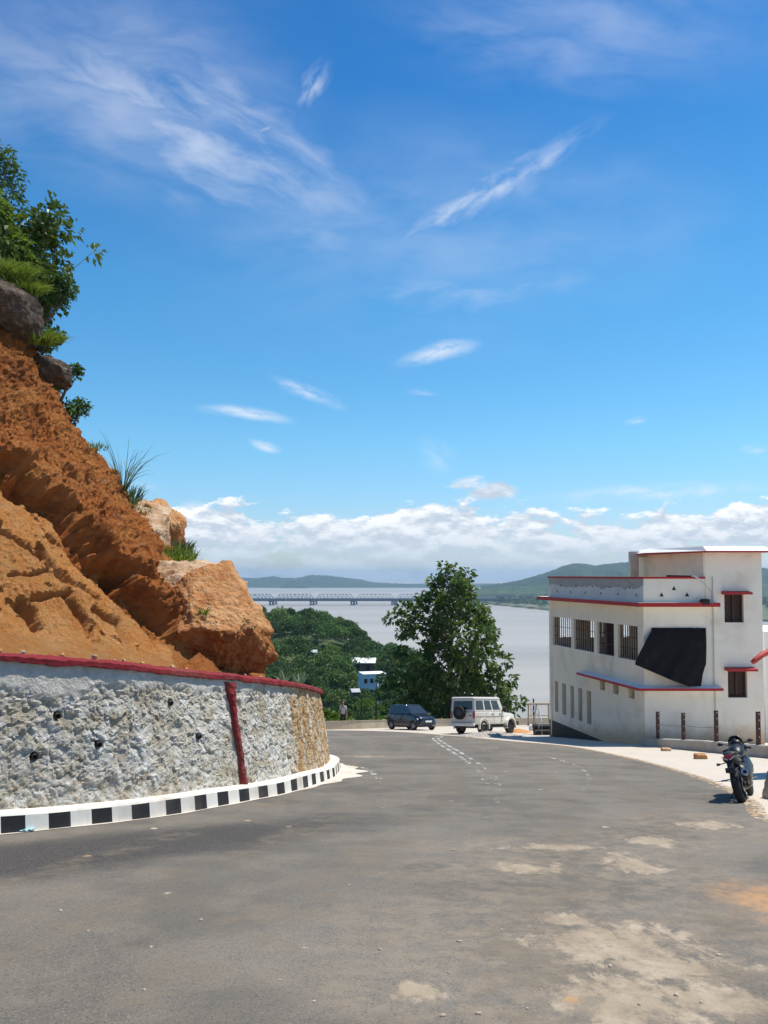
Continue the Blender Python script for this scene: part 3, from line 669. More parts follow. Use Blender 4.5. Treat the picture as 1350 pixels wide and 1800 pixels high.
# ------------------------------------------------------------------ retaining wall
def proj(V):
    V = np.asarray(V, float) - np.array([0, 0, EYE]); z = V[:, 1] * cos(TH) + V[:, 2] * sin(TH); y = -V[:, 1] * sin(TH) + V[:, 2] * cos(TH)
    z = np.where(z < 0.3, 0.3, z); return 675 + FPX * V[:, 0] / z, CY - FPX * y / z
def near_vert(V, px, py, ok=None):
    a, b = proj(V); d = (a - px) ** 2 + (b - py) ** 2
    if ok is not None: d = np.where(ok, d, 1e9)
    return int(d.argmin())
def seg_dist(px, py, pts):
    """distance to a polyline and the side (positive = right of travel)"""
    best = np.full(px.shape, 1e9); side = np.zeros(px.shape)
    for (x0, y0), (x1, y1) in zip(pts[:-1], pts[1:]):
        dx, dy = x1 - x0, y1 - y0; L = dx * dx + dy * dy; q = np.clip(((px - x0) * dx + (py - y0) * dy) / L, 0, 1)
        ex, ey = px - (x0 + q * dx), py - (y0 + q * dy); d = np.hypot(ex, ey); sd = dx * ey - dy * ex
        m = d < best; best = np.where(m, d, best); side = np.where(m, np.sign(sd), side)
    return best, side
WH, BAT = 2.06, 0.33
smax = KS[-1]
def arc_samples(step_near, step_far, y_near=24):
    out = [0.0]
    while out[-1] < smax:
        q = at_s(KC, np.array([out[-1]]))[0]
        out.append(out[-1] + (step_near if (q[0] > -8.5 and q[1] < y_near and q[0] * 0 + q[1] > 5) else step_far))
    return np.array(out[:-1])
wall_t = thing('retaining_wall', 'whitewashed rough stone retaining wall with red painted top edge holding back the red slope', 'wall', loc=(-4.5, 11.5, gz(11.5)))
S_ = arc_samples(0.022, 0.15); nv = 96; vv = np.linspace(0, 1, nv)
Kp = at_s(KC, S_); Kn = at_s(KN, S_); Kn /= np.linalg.norm(Kn, axis=1)[:, None]
def wall_pt(s, h, out=0.0):
    """point on the wall's face: arc length, height, metres proud"""
    s = np.atleast_1d(s); h = h * np.interp(at_s(KC, s)[:, 1], [9.5, 13, 20], [1.06, 1.0, .93]); k = at_s(KC, s); n = at_s(KN, s); n /= np.linalg.norm(n, axis=1)[:, None]
    q = k - n * (0.20 + BAT * h / WH)[:, None]
    q = q + n * (out[:, None] if isinstance(out, np.ndarray) else out)
    return np.c_[q, gz(k[:, 1]) + h]
SG, HG = np.meshgrid(S_, vv * WH, indexing='ij'); sf, hf = SG.ravel(), HG.ravel()
B0 = wall_pt(sf, hf)
p2 = np.stack([sf, hf], 1)
w1 = fbm(np.c_[p2 * 2.6, np.zeros(len(p2))], 4, .6) * 0.55
F1, F2, rid, off = worley(np.c_[sf * 3.4 + w1 * 1.6, hf * 3.8 + w1 * 1.4], 3)
G1, G2, rid2, off2 = worley(np.c_[sf * 8.5 + w1 * 3, hf * 10 + w1 * 3], 9)
disp = 0.04 * (0.5 - F1) + off[:, 0] * (rid - .5) * 0.10 + off[:, 1] * ((rid * 7) % 1 - .5) * 0.13 + 0.035 * (0.5 - G1) + off2[:, 1] * (rid2 - .5) * 0.13 + off2[:, 0] * ((rid2 * 9) % 1 - .5) * 0.10 - 0.075 * fbm(np.c_[p2 * 2.6 + 5, np.ones(len(p2))], 5, 0.62, True)
disp += 0.035 * fbm(np.c_[p2 * 4, np.ones(len(p2))], 3, 0.6) - 0.030 * fbm(np.c_[p2 * 11, np.ones(len(p2))], 3, 0.7, True) + 0.05 * fbm(np.c_[p2 * 1.1, np.ones(len(p2))], 2)
pxw, pyw = proj(B0)
pl = sm(hf + 0.22 * fbm(np.c_[p2 * 1.9, np.zeros(len(p2))], 5, .6) + 0.26 * np.exp(-((pxw - 80) / 90) ** 2), WH - 0.34, WH - 0.20) * sm(pxw, 470, 440)  # smoother, greyer band along the wall top towards the left, ragged lower edge
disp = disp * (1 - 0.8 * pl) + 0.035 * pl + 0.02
disp *= (sm(hf, 0.0, 0.10) * 0.8 + 0.2) * .44
disp *= 1 - 0.75 * sm(hf, WH - .22, WH - .12); s_red = s_of_px(449); disp *= 1 - .7 * np.exp(-((sf - s_red) / .14) ** 4); inred = np.abs(sf - s_red - 0.03 * np.sin(hf * 4)) < 0.085
holes = []
for hx, hy in [(101, 1260), (213, 1250), (300, 1237), (175, 1308), (60, 1331), (257, 1314), (350, 1296)]:
    k = near_vert(B0, hx, hy); d = np.hypot(sf - sf[k], (hf - hf[k])); disp -= 0.14 * np.exp(-(d / 0.050) ** 4); holes.append((sf[k], hf[k]))
B = wall_pt(sf, hf, disp)
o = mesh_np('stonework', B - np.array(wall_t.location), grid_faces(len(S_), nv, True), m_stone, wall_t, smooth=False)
attr(o, 'rust', np.clip(sm(pxw, 455, 545) * (0.84 + 0.45 * fbm(np.c_[sf * 1.8, hf * 0.3, np.zeros(len(sf))], 3)) + 0.5 * np.exp(-((sf - s_red - 0.4) / 0.25) ** 2), 0, 1) * (sf > s_red))
attr(o, 'top_band', pl); attr(o, 'low', sm(0.03 - disp, 0.0, 0.07))
for hs, hh in holes:
    q = wall_pt(hs, hh, 0.03)[0]; n = at_s(KN, np.array([hs]))[0]; n = Vector((n[0], n[1], -0.15)).normalized(); mb = MB()
    mb.wheel(q, 0, 0, axis=tuple(n), n=14, prof=[(0.0, -0.12), (0.030, -0.12), (0.030, -0.01), (0.038, -0.01), (0.038, -0.12)])
    mb.build('drain_pipe', m_dark, wall_t, world=True, smooth=True)
# coping painted red: face band and top
prof = [(0.02, WH - 0.095), (0.075, WH - 0.09), (0.08, WH - 0.02), (0.03, WH + 0.012), (-0.14, WH + 0.015), (-0.22, WH + 0.005), (-0.40, WH - 0.02)]
Sc = arc_samples(0.04, 0.2); V = []
pr = resample(np.array(prof), 0.02)[0]
for (oo, hh) in pr: V.append(wall_pt(Sc, np.full(len(Sc), hh), np.full(len(Sc), oo)))
V = np.stack(V, 1).reshape(-1, 3); nz = fbm(V * 3.2, 4) * 0.034 + fbm(V * 12, 3) * 0.020; V[:, 2] += nz
V[:, :2] += np.repeat(at_s(KN, Sc), len(pr), axis=0) * (fbm(V * 5 + 9, 3) * 0.02)[:, None]
mesh_np('coping', V - np.array(wall_t.location), grid_faces(len(Sc), len(pr), True), m_red, wall_t, smooth=False)
hs_ = np.linspace(0.0, WH - 0.13, 60); ws_ = np.linspace(-1, 1, 9); V = []
for h_ in hs_:
    wd = 0.075 + 0.012 * sin(h_ * 7) + 0.11 * max(0, (h_ - 1.55)) / 0.4
    for w_ in ws_: V.append(wall_pt(s_red + 0.02 * sin(h_ * 3) + w_ * wd, h_, 0.075 - 0.08 * abs(w_) ** 4)[0])
V = np.array(V); V += np.c_[np.zeros((len(V), 2)), np.zeros(len(V))] ; V[:, :2] += at_s(KN, np.array([s_red])) * (fbm(V * 9, 4) * 0.045)[:, None]
mesh_np('painted_strip', V - np.array(wall_t.location), grid_faces(60, 9), m_red, wall_t, smooth=False)

# ------------------------------------------------------------------ kerb
kb = thing('kerb', 'low kerb painted in black and white blocks along the foot of the stone wall', 'kerb', loc=(-4.0, 10.8, gz(10.8)))
prof = np.array([(0.012, 0.0), (-0.012, 0.215), (-0.03, 0.245), (-0.20, 0.25), (-0.27, 0.22)])
pitch = 0.285; segs = int(smax / pitch); V = []; F = []; MI = []; sub = 4
s0 = s_of_px(52) % (2 * pitch)
for k in range(segs):
    sa = np.linspace(k * pitch, (k + 1) * pitch, sub + 1) + s0 - pitch
    if sa[0] < 0 or sa[-1] > smax: continue
    c_ = at_s(KC, sa); n_ = at_s(KN, sa); n_ /= np.linalg.norm(n_, axis=1)[:, None]; dh = rnd.uniform(-.006, .006)
    b_ = len(V)
    for a in range(sub + 1):
        for (oo, hh) in prof:
            e = 0.010 * sin(sa[a] * 2.1) + 0.006 * sin(sa[a] * 5.3)
            V.append((*(c_[a] + n_[a] * (oo + e)), gz(c_[a][1]) + hh + (0.012 * sin(sa[a] * 1.7)) * (hh > .1)))
    np_ = len(prof)
    for a in range(sub):
        for j in range(np_ - 1):
            F.append([b_ + a * np_ + j, b_ + a * np_ + j + 1, b_ + (a + 1) * np_ + j + 1, b_ + (a + 1) * np_ + j]); MI.append(1 if (k % 2 == 0 and j == 0) else 0)
mesh_np('painted_blocks', np.array(V) - np.array(kb.location), np.array(F), [m_kw, m_kb], kb, mi=MI)

# ------------------------------------------------------------------ cut slope
hh_ = np.r_[np.linspace(0, 9.6, 310), np.linspace(9.7, 14, 30)]
S2 = arc_samples(0.033, 0.2, 23.0)
Wp = wall_pt(S2, np.full(len(S2), WH - 0.02), np.full(len(S2), -0.26)); qi = np.interp(S2, KS, Q); Up = crv(UPc, qi)
uz = Wp[:, 2] + 9.0; kk = np.hanning(61); kk /= kk.sum(); uz = np.convolve(np.pad(uz, 30, 'edge'), kk, 'valid')
fr = np.interp(hh_, [0, .06, .25, 1, 2.0, 2.7, 4.1, 5.5, 9, 14], [.015, .10, .15, .22, .31, .40, .565, .71, 1.0, 1.7]); kk = np.hanning(9); kk /= kk.sum(); fr = np.convolve(np.pad(fr, 4, 'edge'), kk, 'valid')
V = np.empty((len(S2), len(hh_), 3))
V[..., 0] = Wp[:, None, 0] + (Up[:, None, 0] - Wp[:, None, 0]) * fr[None]; V[..., 1] = Wp[:, None, 1] + (Up[:, None, 1] - Wp[:, None, 1]) * fr[None]
V[..., 2] = Wp[:, None, 2] + (uz - Wp[:, 2])[:, None] * (hh_ / 9.0)[None]
SV0 = V.copy()
du = np.gradient(V, axis=0); dv = np.gradient(V, axis=1); N3 = np.cross(du, dv); N3 /= np.linalg.norm(N3, axis=2)[..., None]
if N3[len(S2) // 2, 60, 2] < 0: N3 = -N3
Pf = V.reshape(-1, 3); Nf = N3.reshape(-1, 3); a_, b_ = proj(Pf); hfl = np.tile(hh_, len(S2)); front = Pf[:, 1] < 20.5
amp = sm(hfl, 0.0, 0.5)
d1, s1 = seg_dist(a_, b_, [(-900, 330), (-160, 740), (0, 832), (60, 872), (120, 935), (180, 1003), (240, 1062), (296, 1130), (325, 1200), (372, 1330)])
wob = fbm(Pf * 1.6, 4) * 22
dd = d1 * s1 + wob        # positive = below/left of the crevice (the pale slab)
slab = sm(dd, 2, 16) * front
dsp = (0.34 * np.exp(-((dd + 12) / 34.0) ** 2) * sm(-dd, 0, 7) - 0.06 * slab) * front * sm(hfl, 0.1, 0.9)
dsp -= 0.40 * np.exp(-((dd - 3) / 9.0) ** 2) * front * sm(hfl, 0.1, 0.8)
rough_r = fbm(Pf * 0.9 + 4, 5, 0.55); rid_ = fbm(Pf * np.array([1.1, 1.1, 0.8]) + 31, 5, 0.55, ridge=True)
# gullies that run down the slope
sg = np.repeat(S2, len(hh_)); gul = fbm(np.c_[sg * 1.3 + 0.5 * rough_r, hfl * 0.22, np.zeros(len(sg))], 4, 0.6, ridge=True)
F1, F2, rid, off = worley(np.c_[sg * 1.15 + wob * .02, hfl * 1.3], 21)
G1, G2, rid2, off2 = worley(np.c_[sg * 3.6 + wob * .04, hfl * 4.2], 27)
redz = 1 - slab
dsp += redz * (0.26 * rough_r + 0.20 * (rid_ - 0.3) + 0.20 * (gul - 0.25) + 0.11 * (0.5 - F1) + off[:, 1] * (rid - .5) * .25 + 0.07 * (0.5 - G1) + off2[:, 1] * (rid2 - .5) * 0.10 + off2[:, 0] * (rid - .5) * 0.08)
E1, E2, ride, offe = worley(np.c_[sg * 0.75 + wob * .03 + hfl * .35, hfl * 0.62], 61)
dsp += slab * (0.16 * fbm(Pf * 0.5 + 8, 2) + offe[:, 1] * (ride - .5) * .30 + offe[:, 0] * ((ride * 7) % 1 - .5) * .22 - .12 * (1 - sm(E2 - E1, 0, .05)) * (ride > .5) + off2[:, 1] * (rid2 - .5) * 0.07 * (rid > .4) + off2[:, 0] * ((rid2 * 5) % 1 - .5) * 0.07 * (rid > .4) + 0.055 * fbm(Pf * np.array([1, 1, 1.5]) * 2.7 + 3, 5, .65, True) - .03 * fbm(Pf * 6 + 3, 3, .65, True))
dsp += (0.02 + .04 * redz) * fbm(Pf * 4.5, 4, 0.6) + (0.022 + .032 * redz) * fbm(Pf * 10, 3, 0.7, True) + (.012 + .010 * redz) * fbm(Pf * 23, 2) - redz * .05 * np.clip(fbm(Pf * 7.5 + 2, 2) - .18, 0, 1) * 3 + (.25 + .75 * redz) * (rid2 > .86) * np.clip(.42 - G1, 0, 1) * .28
for pts, dep, wd_ in [([(120, 1045), (150, 1090), (160, 1130), (140, 1165)], .34, 6), ([(40, 1060), (60, 1100), (45, 1140)], .45, 11), ([(170, 1070), (205, 1090), (215, 1120), (240, 1165)], .42, 6), ([(0, 930), (60, 960), (110, 1010), (180, 1050)], .12, 4), ([(20, 1010), (90, 1000), (130, 1030)], .14, 4), ([(60, 880), (100, 960)], .10, 4),
                      ([(0, 690), (40, 770), (70, 790)], .3, 12), ([(60, 640), (110, 720), (150, 790)], .22, 8), ([(255, 1090), (270, 1130), (262, 1180)], .36, 6), ([(205, 1010), (260, 1040), (300, 1085)], .30, 6), ([(60, 1050), (130, 1040)], .20, 5), ([(140, 850), (220, 930), (270, 1010)], .16, 6), ([(60, 1120), (110, 1130), (150, 1165)], .2, 5)]:
    dq, _ = seg_dist(a_ + wob * .4, b_ + wob * .4, pts); dsp -= dep * np.exp(-(dq / wd_) ** 2) * front * sm(hfl, 0.1, .5)
talus = (1 - sm(hfl, 0.25, 0.9))
dsp = dsp * (amp * (1 - 0.55 * talus)) + (0.05 * fbm(Pf * 5, 4, .6) + .05) * talus * sm(hfl, 0.0, .08)
keep = 1 - 0.55 * sm(Pf[:, 1], 19.5, 22)
Pd = Pf + Nf * (dsp * keep)[:, None]
slope = thing('cut_slope', 'steep cut hillside of red and orange soil and rock rising above the stone wall', 'hillside', loc=(-8, 15, 0)); slope['kind'] = 'structure'
o = mesh_np('earth_face', Pd - np.array(slope.location), grid_faces(len(S2), len(hh_)), m_soil, slope, smooth=False)
attr(o, 'slab', slab); attr(o, 'worn', sm(b_ + wob, 760, 640) * .25 * front + np.clip(fbm(Pf * .8 + 50, 3), 0, 1) * .6)
SLOPE = Pd
def on_slope(px, py, ymax=23):
    k = near_vert(SLOPE, px, py, (SLOPE[:, 1] < ymax)); return Vector(SLOPE[k])

# ------------------------------------------------------------------ rocks
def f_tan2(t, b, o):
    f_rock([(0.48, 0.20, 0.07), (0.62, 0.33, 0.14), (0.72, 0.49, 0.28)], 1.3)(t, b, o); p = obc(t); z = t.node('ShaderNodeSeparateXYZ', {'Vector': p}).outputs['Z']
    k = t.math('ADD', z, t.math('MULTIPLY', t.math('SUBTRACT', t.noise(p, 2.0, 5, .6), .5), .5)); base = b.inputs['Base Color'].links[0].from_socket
    setc(t, b, t.mix(t.ss(k, 0.0, -.10), base, t.mix(t.ss(t.noise(t.map(p, scale=(1, 1, .25)), 4, 5, .6), .4, .65), (0.36, 0.13, 0.04), (0.50, 0.21, 0.07))))  # tan above, darker orange-brown below mid height
m_tan2 = M('two_tone_tan_rock', f_tan2)
def rock(name, label, center, planes, mat, sub=5, noise=(0.10, 0.03), cat='boulder', group=None, soft=14.0, sq=(1, 1, 1), seed=0.0):
    bm = bmesh.new(); bmesh.ops.create_icosphere(bm, subdivisions=sub, radius=1.0); D = np.array([v.co[:] for v in bm.verts]); D /= np.linalg.norm(D, axis=1)[:, None]
    acc = np.zeros(len(D))
    for n, dist in planes:
        n = np.array(n, float); n /= np.linalg.norm(n); c = D @ n; inv = np.clip(c, 0, None) / dist; acc += inv ** soft
    r = acc ** (-1.0 / soft); V = D * r[:, None] * np.array(sq)
    sc = 1.0 / max(0.2, float(np.median(r)))
    f1 = fbm(V * 1.5 * sc + seed, 5, 0.55, True); f2 = fbm(V * 5 * sc + seed, 5, 0.6)
    V = V * (1 + (noise[0] * (f1 - 0.3) + noise[1] * f2) * (sc))[:, None]
    for v, c in zip(bm.verts, V): v.co = c
    me = bpy.data.meshes.new(name); bm.to_mesh(me); bm.free(); me.materials.append(mat)
    for p in me.polygons: p.use_smooth = sub < 5
    o = link(name, me, None, center); return tag(o, label, cat, group)
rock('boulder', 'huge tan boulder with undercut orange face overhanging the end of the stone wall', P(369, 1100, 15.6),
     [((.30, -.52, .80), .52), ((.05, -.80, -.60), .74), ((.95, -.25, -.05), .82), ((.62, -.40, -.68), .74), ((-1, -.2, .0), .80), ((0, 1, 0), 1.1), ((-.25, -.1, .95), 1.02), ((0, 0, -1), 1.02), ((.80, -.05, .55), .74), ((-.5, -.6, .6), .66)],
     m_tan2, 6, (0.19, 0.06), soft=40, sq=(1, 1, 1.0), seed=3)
rock('boulder', 'long tan rock bedded in the slope directly above the overhanging boulder', P(322, 1056, 16.5),
     [((.55, -.35, .76), .60), ((0, 0, 1), .78), ((.3, -.9, -.1), .6), ((1, .1, 0), .75), ((-1, 0, .2), 1.0), ((0, 1, 0), 1.1), ((0, 0, -1), 1.0), ((-.2, -.6, .77), .72)], m_tan, 5, (0.20, 0.06), soft=15, seed=8)
rock('boulder', 'pale angular rock at the skyline beside the grass, left of its neighbour', P(262, 938, 18.4),
     [((.3, -.5, .8), .30), ((.2, -.95, -.1), .36), ((1, 0, 0), .34), ((-1, 0, .2), .5), ((0, 1, 0), .6), ((0, 0, -1), .5), ((.7, -.5, .3), .36)], m_tan, 5, (0.10, 0.03), soft=22, seed=12)
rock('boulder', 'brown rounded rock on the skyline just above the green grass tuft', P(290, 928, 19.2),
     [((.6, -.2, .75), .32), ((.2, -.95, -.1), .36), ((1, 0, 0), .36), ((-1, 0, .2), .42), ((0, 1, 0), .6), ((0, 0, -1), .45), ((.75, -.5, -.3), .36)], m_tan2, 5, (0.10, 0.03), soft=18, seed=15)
rock('boulder', 'dark grey boulder jutting out below the trees at the left edge', P(-22, 528, 17.6),
     [((.45, -.25, .85), .50), ((.2, -.95, -.2), .75), ((1, 0, .1), .80), ((-1, 0, .2), 1.2), ((0, 1, 0), 1.1), ((.15, -.3, -.95), .52), ((.8, -.4, -.45), .68)], m_grock, 5, (0.12, 0.03), soft=9, seed=21)
rock('boulder', 'small dark boulder on the skyline below the grassy ledge', P(98, 652, 19.3),
     [((.45, -.25, .85), .20), ((.2, -.95, -.2), .28), ((1, 0, .1), .24), ((-1, 0, .2), .4), ((0, 1, 0), .4), ((.15, -.3, -.95), .24)], m_grock, 5, (0.08, 0.02), soft=7, seed=25)
# ------------------------------------------------------------------ white building
BC = Vector((P(1134, 1312, 31).x, 31.0, 0)); BC.z = gz(BC.y)
DL = Vector((-.228, .9737, 0)).normalized(); NL = Vector((-DL.y, DL.x, 0))      # outward normal of the left face
NLo = Vector((-.9737, -.228, 0)).normalized()
DF = Vector((1, 0, 0)); NF = Vector((0, -1, 0))
LL = 8.55; LF = 4.62
bld = thing('white_building', 'unfinished cream and white concrete building with red painted ledges beside the road', 'building', loc=tuple(BC))
def wall_open(mb, P0, D, Nout, L, z0, z1, th, ops, m=0, d0=0.0):
    """wall slab with real openings; P0 start, D direction, Nout outward normal, ops (t0,t1,z0,z1)"""
    ts = sorted({d0, L} | {x for o_ in ops for x in o_[:2]}); zs = sorted({z0, z1} | {x for o_ in ops for x in o_[2:]})
    def hole(i, j):
        if i < 0 or j < 0 or i >= len(ts) - 1 or j >= len(zs) - 1: return True
        a, b = (ts[i] + ts[i + 1]) / 2, (zs[j] + zs[j + 1]) / 2
        return any(o_[0] < a < o_[1] and o_[2] < b < o_[3] for o_ in ops)
    def pt(a, z, k): q = P0 + D * a - Nout * (th * k); return (q.x, q.y, z)
    for i in range(len(ts) - 1):
        for j in range(len(zs) - 1):
            if hole(i, j): continue
            a, b, c, d = ts[i], ts[i + 1], zs[j], zs[j + 1]
            mb.add([pt(a, c, 0), pt(b, c, 0), pt(b, d, 0), pt(a, d, 0)], [(0, 1, 2, 3)], m); mb.add([pt(a, c, 1), pt(b, c, 1), pt(b, d, 1), pt(a, d, 1)], [(3, 2, 1, 0)], m)
            if hole(i - 1, j): mb.add([pt(a, c, 0), pt(a, d, 0), pt(a, d, 1), pt(a, c, 1)], [(0, 1, 2, 3)], m)
            if hole(i + 1, j): mb.add([pt(b, c, 0), pt(b, c, 1), pt(b, d, 1), pt(b, d, 0)], [(0, 1, 2, 3)], m)
            if hole(i, j - 1): mb.add([pt(a, c, 0), pt(a, c, 1), pt(b, c, 1), pt(b, c, 0)], [(0, 1, 2, 3)], m)
            if hole(i, j + 1): mb.add([pt(a, d, 0), pt(b, d, 0), pt(b, d, 1), pt(a, d, 1)], [(0, 1, 2, 3)], m)
def za(py, Y): return P(675, py, Y).z
Z_PAR = EYE - 0.09; Z_LT = EYE - 1.08; Z_LB = EYE - 1.24; Z_WT = EYE - 2.04; Z_WB = EYE - 3.40; Z_S = EYE - 4.34; Z_PL = EYE - 7.08; Z_B = gz(BC.y) - 2.6
C0 = Vector((BC.x, BC.y, 0))
ups = [(.43, 1.96), (2.28, 3.70), (4.0, 5.9), (6.18, 8.14)]
slots = [(7.59, 7.96), (6.75, 7.17), (5.95, 6.30), (5.14, 5.52), (4.30, 4.72)]
smalls = [(3.07, 3.51), (1.96, 2.41), (.72, 1.18)]
# left face: plinth (black) and wall above it
mb = MB(); wall_open(mb, C0, DL, NLo, LL, Z_PL, Z_LB, .23, [(a, b, Z_WB, Z_WT) for a, b in ups] + [(a, b, EYE - 6.60, EYE - 5.13) for a, b in slots] + [(a, b, EYE - 4.93, EYE - 4.48) for a, b in smalls])
mb.build('side_wall', m_wall, bld, world=True)
mb = MB(); mb.prism([C0 + NLo * .012 + Vector((0, 0, Z_B)), C0 + DL * LL + NLo * .012 + Vector((0, 0, Z_B)), C0 + DL * LL + NLo * .012 + Vector((0, 0, Z_PL)), C0 + NLo * .012 + Vector((0, 0, Z_PL))], -NLo * .25)
mb.build('plinth', m_black, bld, world=True)
# front face
XF = (1143 - 675) / FPX * 31 - C0.x
mb = MB(); wall_open(mb, C0, DF, NF, 2.42, Z_B, Z_LB, .23, [(.30, 2.15, EYE - 3.42, Z_WT - 0.02)]); mb.build('front_wall', m_wallw, bld, world=True)
# tower
TX0 = 2.36; TX1 = LF; ZT = EYE + 0.86
wins = []
def tx(px): return (px - 675) / FPX * (BC.y) * .992 - C0.x
w_up = (tx(1277), tx(1311), EYE - 1.86, EYE - 0.74); w_lo = (tx(1281), tx(1315), EYE - 4.76, EYE - 3.74)
mb = MB(); wall_open(mb, C0 + Vector((0, 0.004, 0)), DF, NF, LF, Z_B, ZT, .23, [w_up, w_lo], d0=2.425); mb.build('tower_front_wall', m_wallw, bld, world=True)
TL = Vector((-.228, .9737, 0)).normalized()
T0 = C0 + DF * 2.36
mb = MB(); wall_open(mb, T0 + Vector((0, 0.01, 0)), TL, NLo, 4.9, Z_LT, ZT, .2, []); mb.build('tower_side_wall', m_wall, bld, world=True)
mb = MB(); mb.box((C0.x + LF - .115, C0.y + 3.35, (ZT + Z_B) / 2), (.23, 6.2, ZT - Z_B)); mb.build('far_wall', m_wallw, bld, world=True)
# back of the hall: pillars with light between them, floors and ceiling
Bk = C0 + DL * LL; bx1 = C0.x + LF - .24
mb = MB(); ops = [(a, a + .6, Z_WB + .35, Z_WT + .15) for a in (.45, 1.95, 3.25, 4.55)]
wall_open(mb, Bk + Vector((0.02, -0.10, 0)), DF, Vector((0, 1, 0)), bx1 - Bk.x, Z_B, Z_LB, .2, ops); mb.build('back_wall', m_wallw, bld, world=True)
def floor_poly(z, th, inset=.24):
    a = C0 + Vector((.05, .24, 0)); b = C0 + DL * (LL - .35) - NLo * inset
    return [Vector((a.x + inset, a.y, z)), Vector((bx1, a.y, z)), Vector((bx1, b.y, z)), Vector((b.x, b.y, z))]
for z in (EYE - 4.15, Z_PL + .05):
    mb = MB(); mb.prism(floor_poly(z, .12), (0, 0, -.12)); mb.build('floor_slab', m_conc, bld, world=True)
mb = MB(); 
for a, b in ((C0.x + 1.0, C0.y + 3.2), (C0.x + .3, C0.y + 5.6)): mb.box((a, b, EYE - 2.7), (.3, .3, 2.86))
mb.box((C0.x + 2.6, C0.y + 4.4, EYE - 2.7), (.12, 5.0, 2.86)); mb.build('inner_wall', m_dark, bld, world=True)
# terrace slab (ledge) with red edge
def ledge_pts(ov, ovend, x1, z, ovf=None):
    ovf = ov if ovf is None else ovf
    a = C0 + DL * (LL + ovend) + NLo * ov; c = C0 + NLo * ov; k = -(ovf - (C0.y - c.y)) / DL.y
    # corner = intersection of the two offset edges
    kk = (C0.y - ovf - c.y) / DL.y; cor = c + DL * kk
    return a, cor, Vector((C0.x + x1, C0.y - ovf, 0))
def ledge(name, ov, ovend, x1, zt, th, top, edge, inner=.30, tstart=None, slope_=0.0):
    a, c, d = ledge_pts(ov, ovend, x1, 0)
    if tstart is not None: a = C0 + DL * tstart + NLo * ov
    ai = a - NLo * (ov + inner - .0); di = Vector((d.x, C0.y + inner, 0)); ci = C0 - NLo * inner + DF * 0 + DL * .30
    mb = MB(); pts = [a, c, d, di, ci, ai]; lo = [(p.x, p.y, zt - th) for p in pts]; hi = []
    for i, p in enumerate(pts): hi.append((p.x, p.y, zt + (slope_ if i >= 3 else 0)))
    n = 6; mb.add(lo + hi, [(5, 4, 3, 2, 1, 0), (6, 7, 10, 11), (7, 8, 9, 10)], 0)
    for i in range(6): mb.add([lo[i], lo[(i + 1) % 6], hi[(i + 1) % 6], hi[i]], [(0, 1, 2, 3)], 1 if i in (0, 1, 2, 5) else 0)
    return mb.build(name, [top, edge], bld, world=True)
ledge('terrace_slab', .36, .62, tx(1263), Z_LT, .16, m_wall, m_redb, inner=.20)
ledge('sunshade', .42, 0, tx(1265), Z_S, .10, m_white, m_redb, inner=-.003, tstart=4.85, slope_=.06)
mb = MB(); mb.prism(floor_poly(Z_LT - .02, .1, .2), (0, 0, -.12)); mb.build('terrace_floor', m_conc, bld, world=True)
# parapet of the terrace
def f_par(t, b, o):
    f_paint((0.66, 0.63, 0.57), (0.42, 0.37, 0.29), 0.35)(t, b, o); p = geo(t); z = t.node('ShaderNodeSeparateXYZ', {'Vector': p}).outputs['Z']
    n = t.noise(p, 1.3, 4, 0.55); k = t.math('ADD', z, t.math('MULTIPLY', t.math('SUBTRACT', n, 0.5), -0.5)); f = t.ss(k, Z_PAR - .45, Z_PAR - .43)
    base = b.inputs['Base Color'].links[0].from_socket; setc(t, b, t.mix(f, base, t.mix(t.ss(t.noise(p, 6, 4), .4, .6), (0.36, 0.34, 0.31), (0.42, 0.40, 0.36))))
m_par = M('parapet_plaster', f_par, rough=0.85)
mb = MB(); wall_open(mb, C0, DL, NLo, LL, Z_LT, Z_PAR - .07, .12, []); mb.build('parapet', m_par, bld, world=True)
mb = MB(); wall_open(mb, C0 + Vector((.012, .0, 0)), DF, NF, 2.345, Z_LT, Z_PAR - .07, .12, []); mb.build('parapet', m_wallw, bld, world=True)
mb = MB(); a = C0 + NLo * .05; mb.prism([Vector((p.x, p.y, Z_PAR - .07)) for p in (C0 + DL * (LL + .05) + NLo * .05, C0 + NLo * .05 - DL * .04, C0 + Vector((2.40, -.05, 0)), C0 + Vector((2.40, .16, 0)), C0 - NLo * .18 + DL * .17, C0 + DL * (LL + .05) - NLo * .18)], (0, 0, .075)); mb.build('parapet_coping', m_redb, bld, world=True)
def tri(p, D, Nout, r, z):
    mb = MB(); q = [p + Nout * .006 + D * (-r) + Vector((0, 0, z - r * .9)), p + Nout * .006 + D * r + Vector((0, 0, z - r * .9)), p + Nout * .006 + Vector((0, 0, z + r))]; mb.prism(q, -Nout * .004); return mb
for k in range(5): tri(C0 + DL * (1.0 + k * 1.55), DL, NLo, .055, Z_PAR - .42).build('vent_hole', m_dark, bld, world=True)
for k in range(6): tri(C0 + DL * (.5 + k * 1.42), DL, NLo, .06, Z_PAR - .70).build('vent_hole', m_dark, bld, world=True)
for px, py in ((1166, 1045), (1188, 1034), (1211, 1045)): tri(C0 + DF * tx(px), DF, NF, .085, za(py, BC.y)).build('vent_hole', m_dark, bld, world=True)
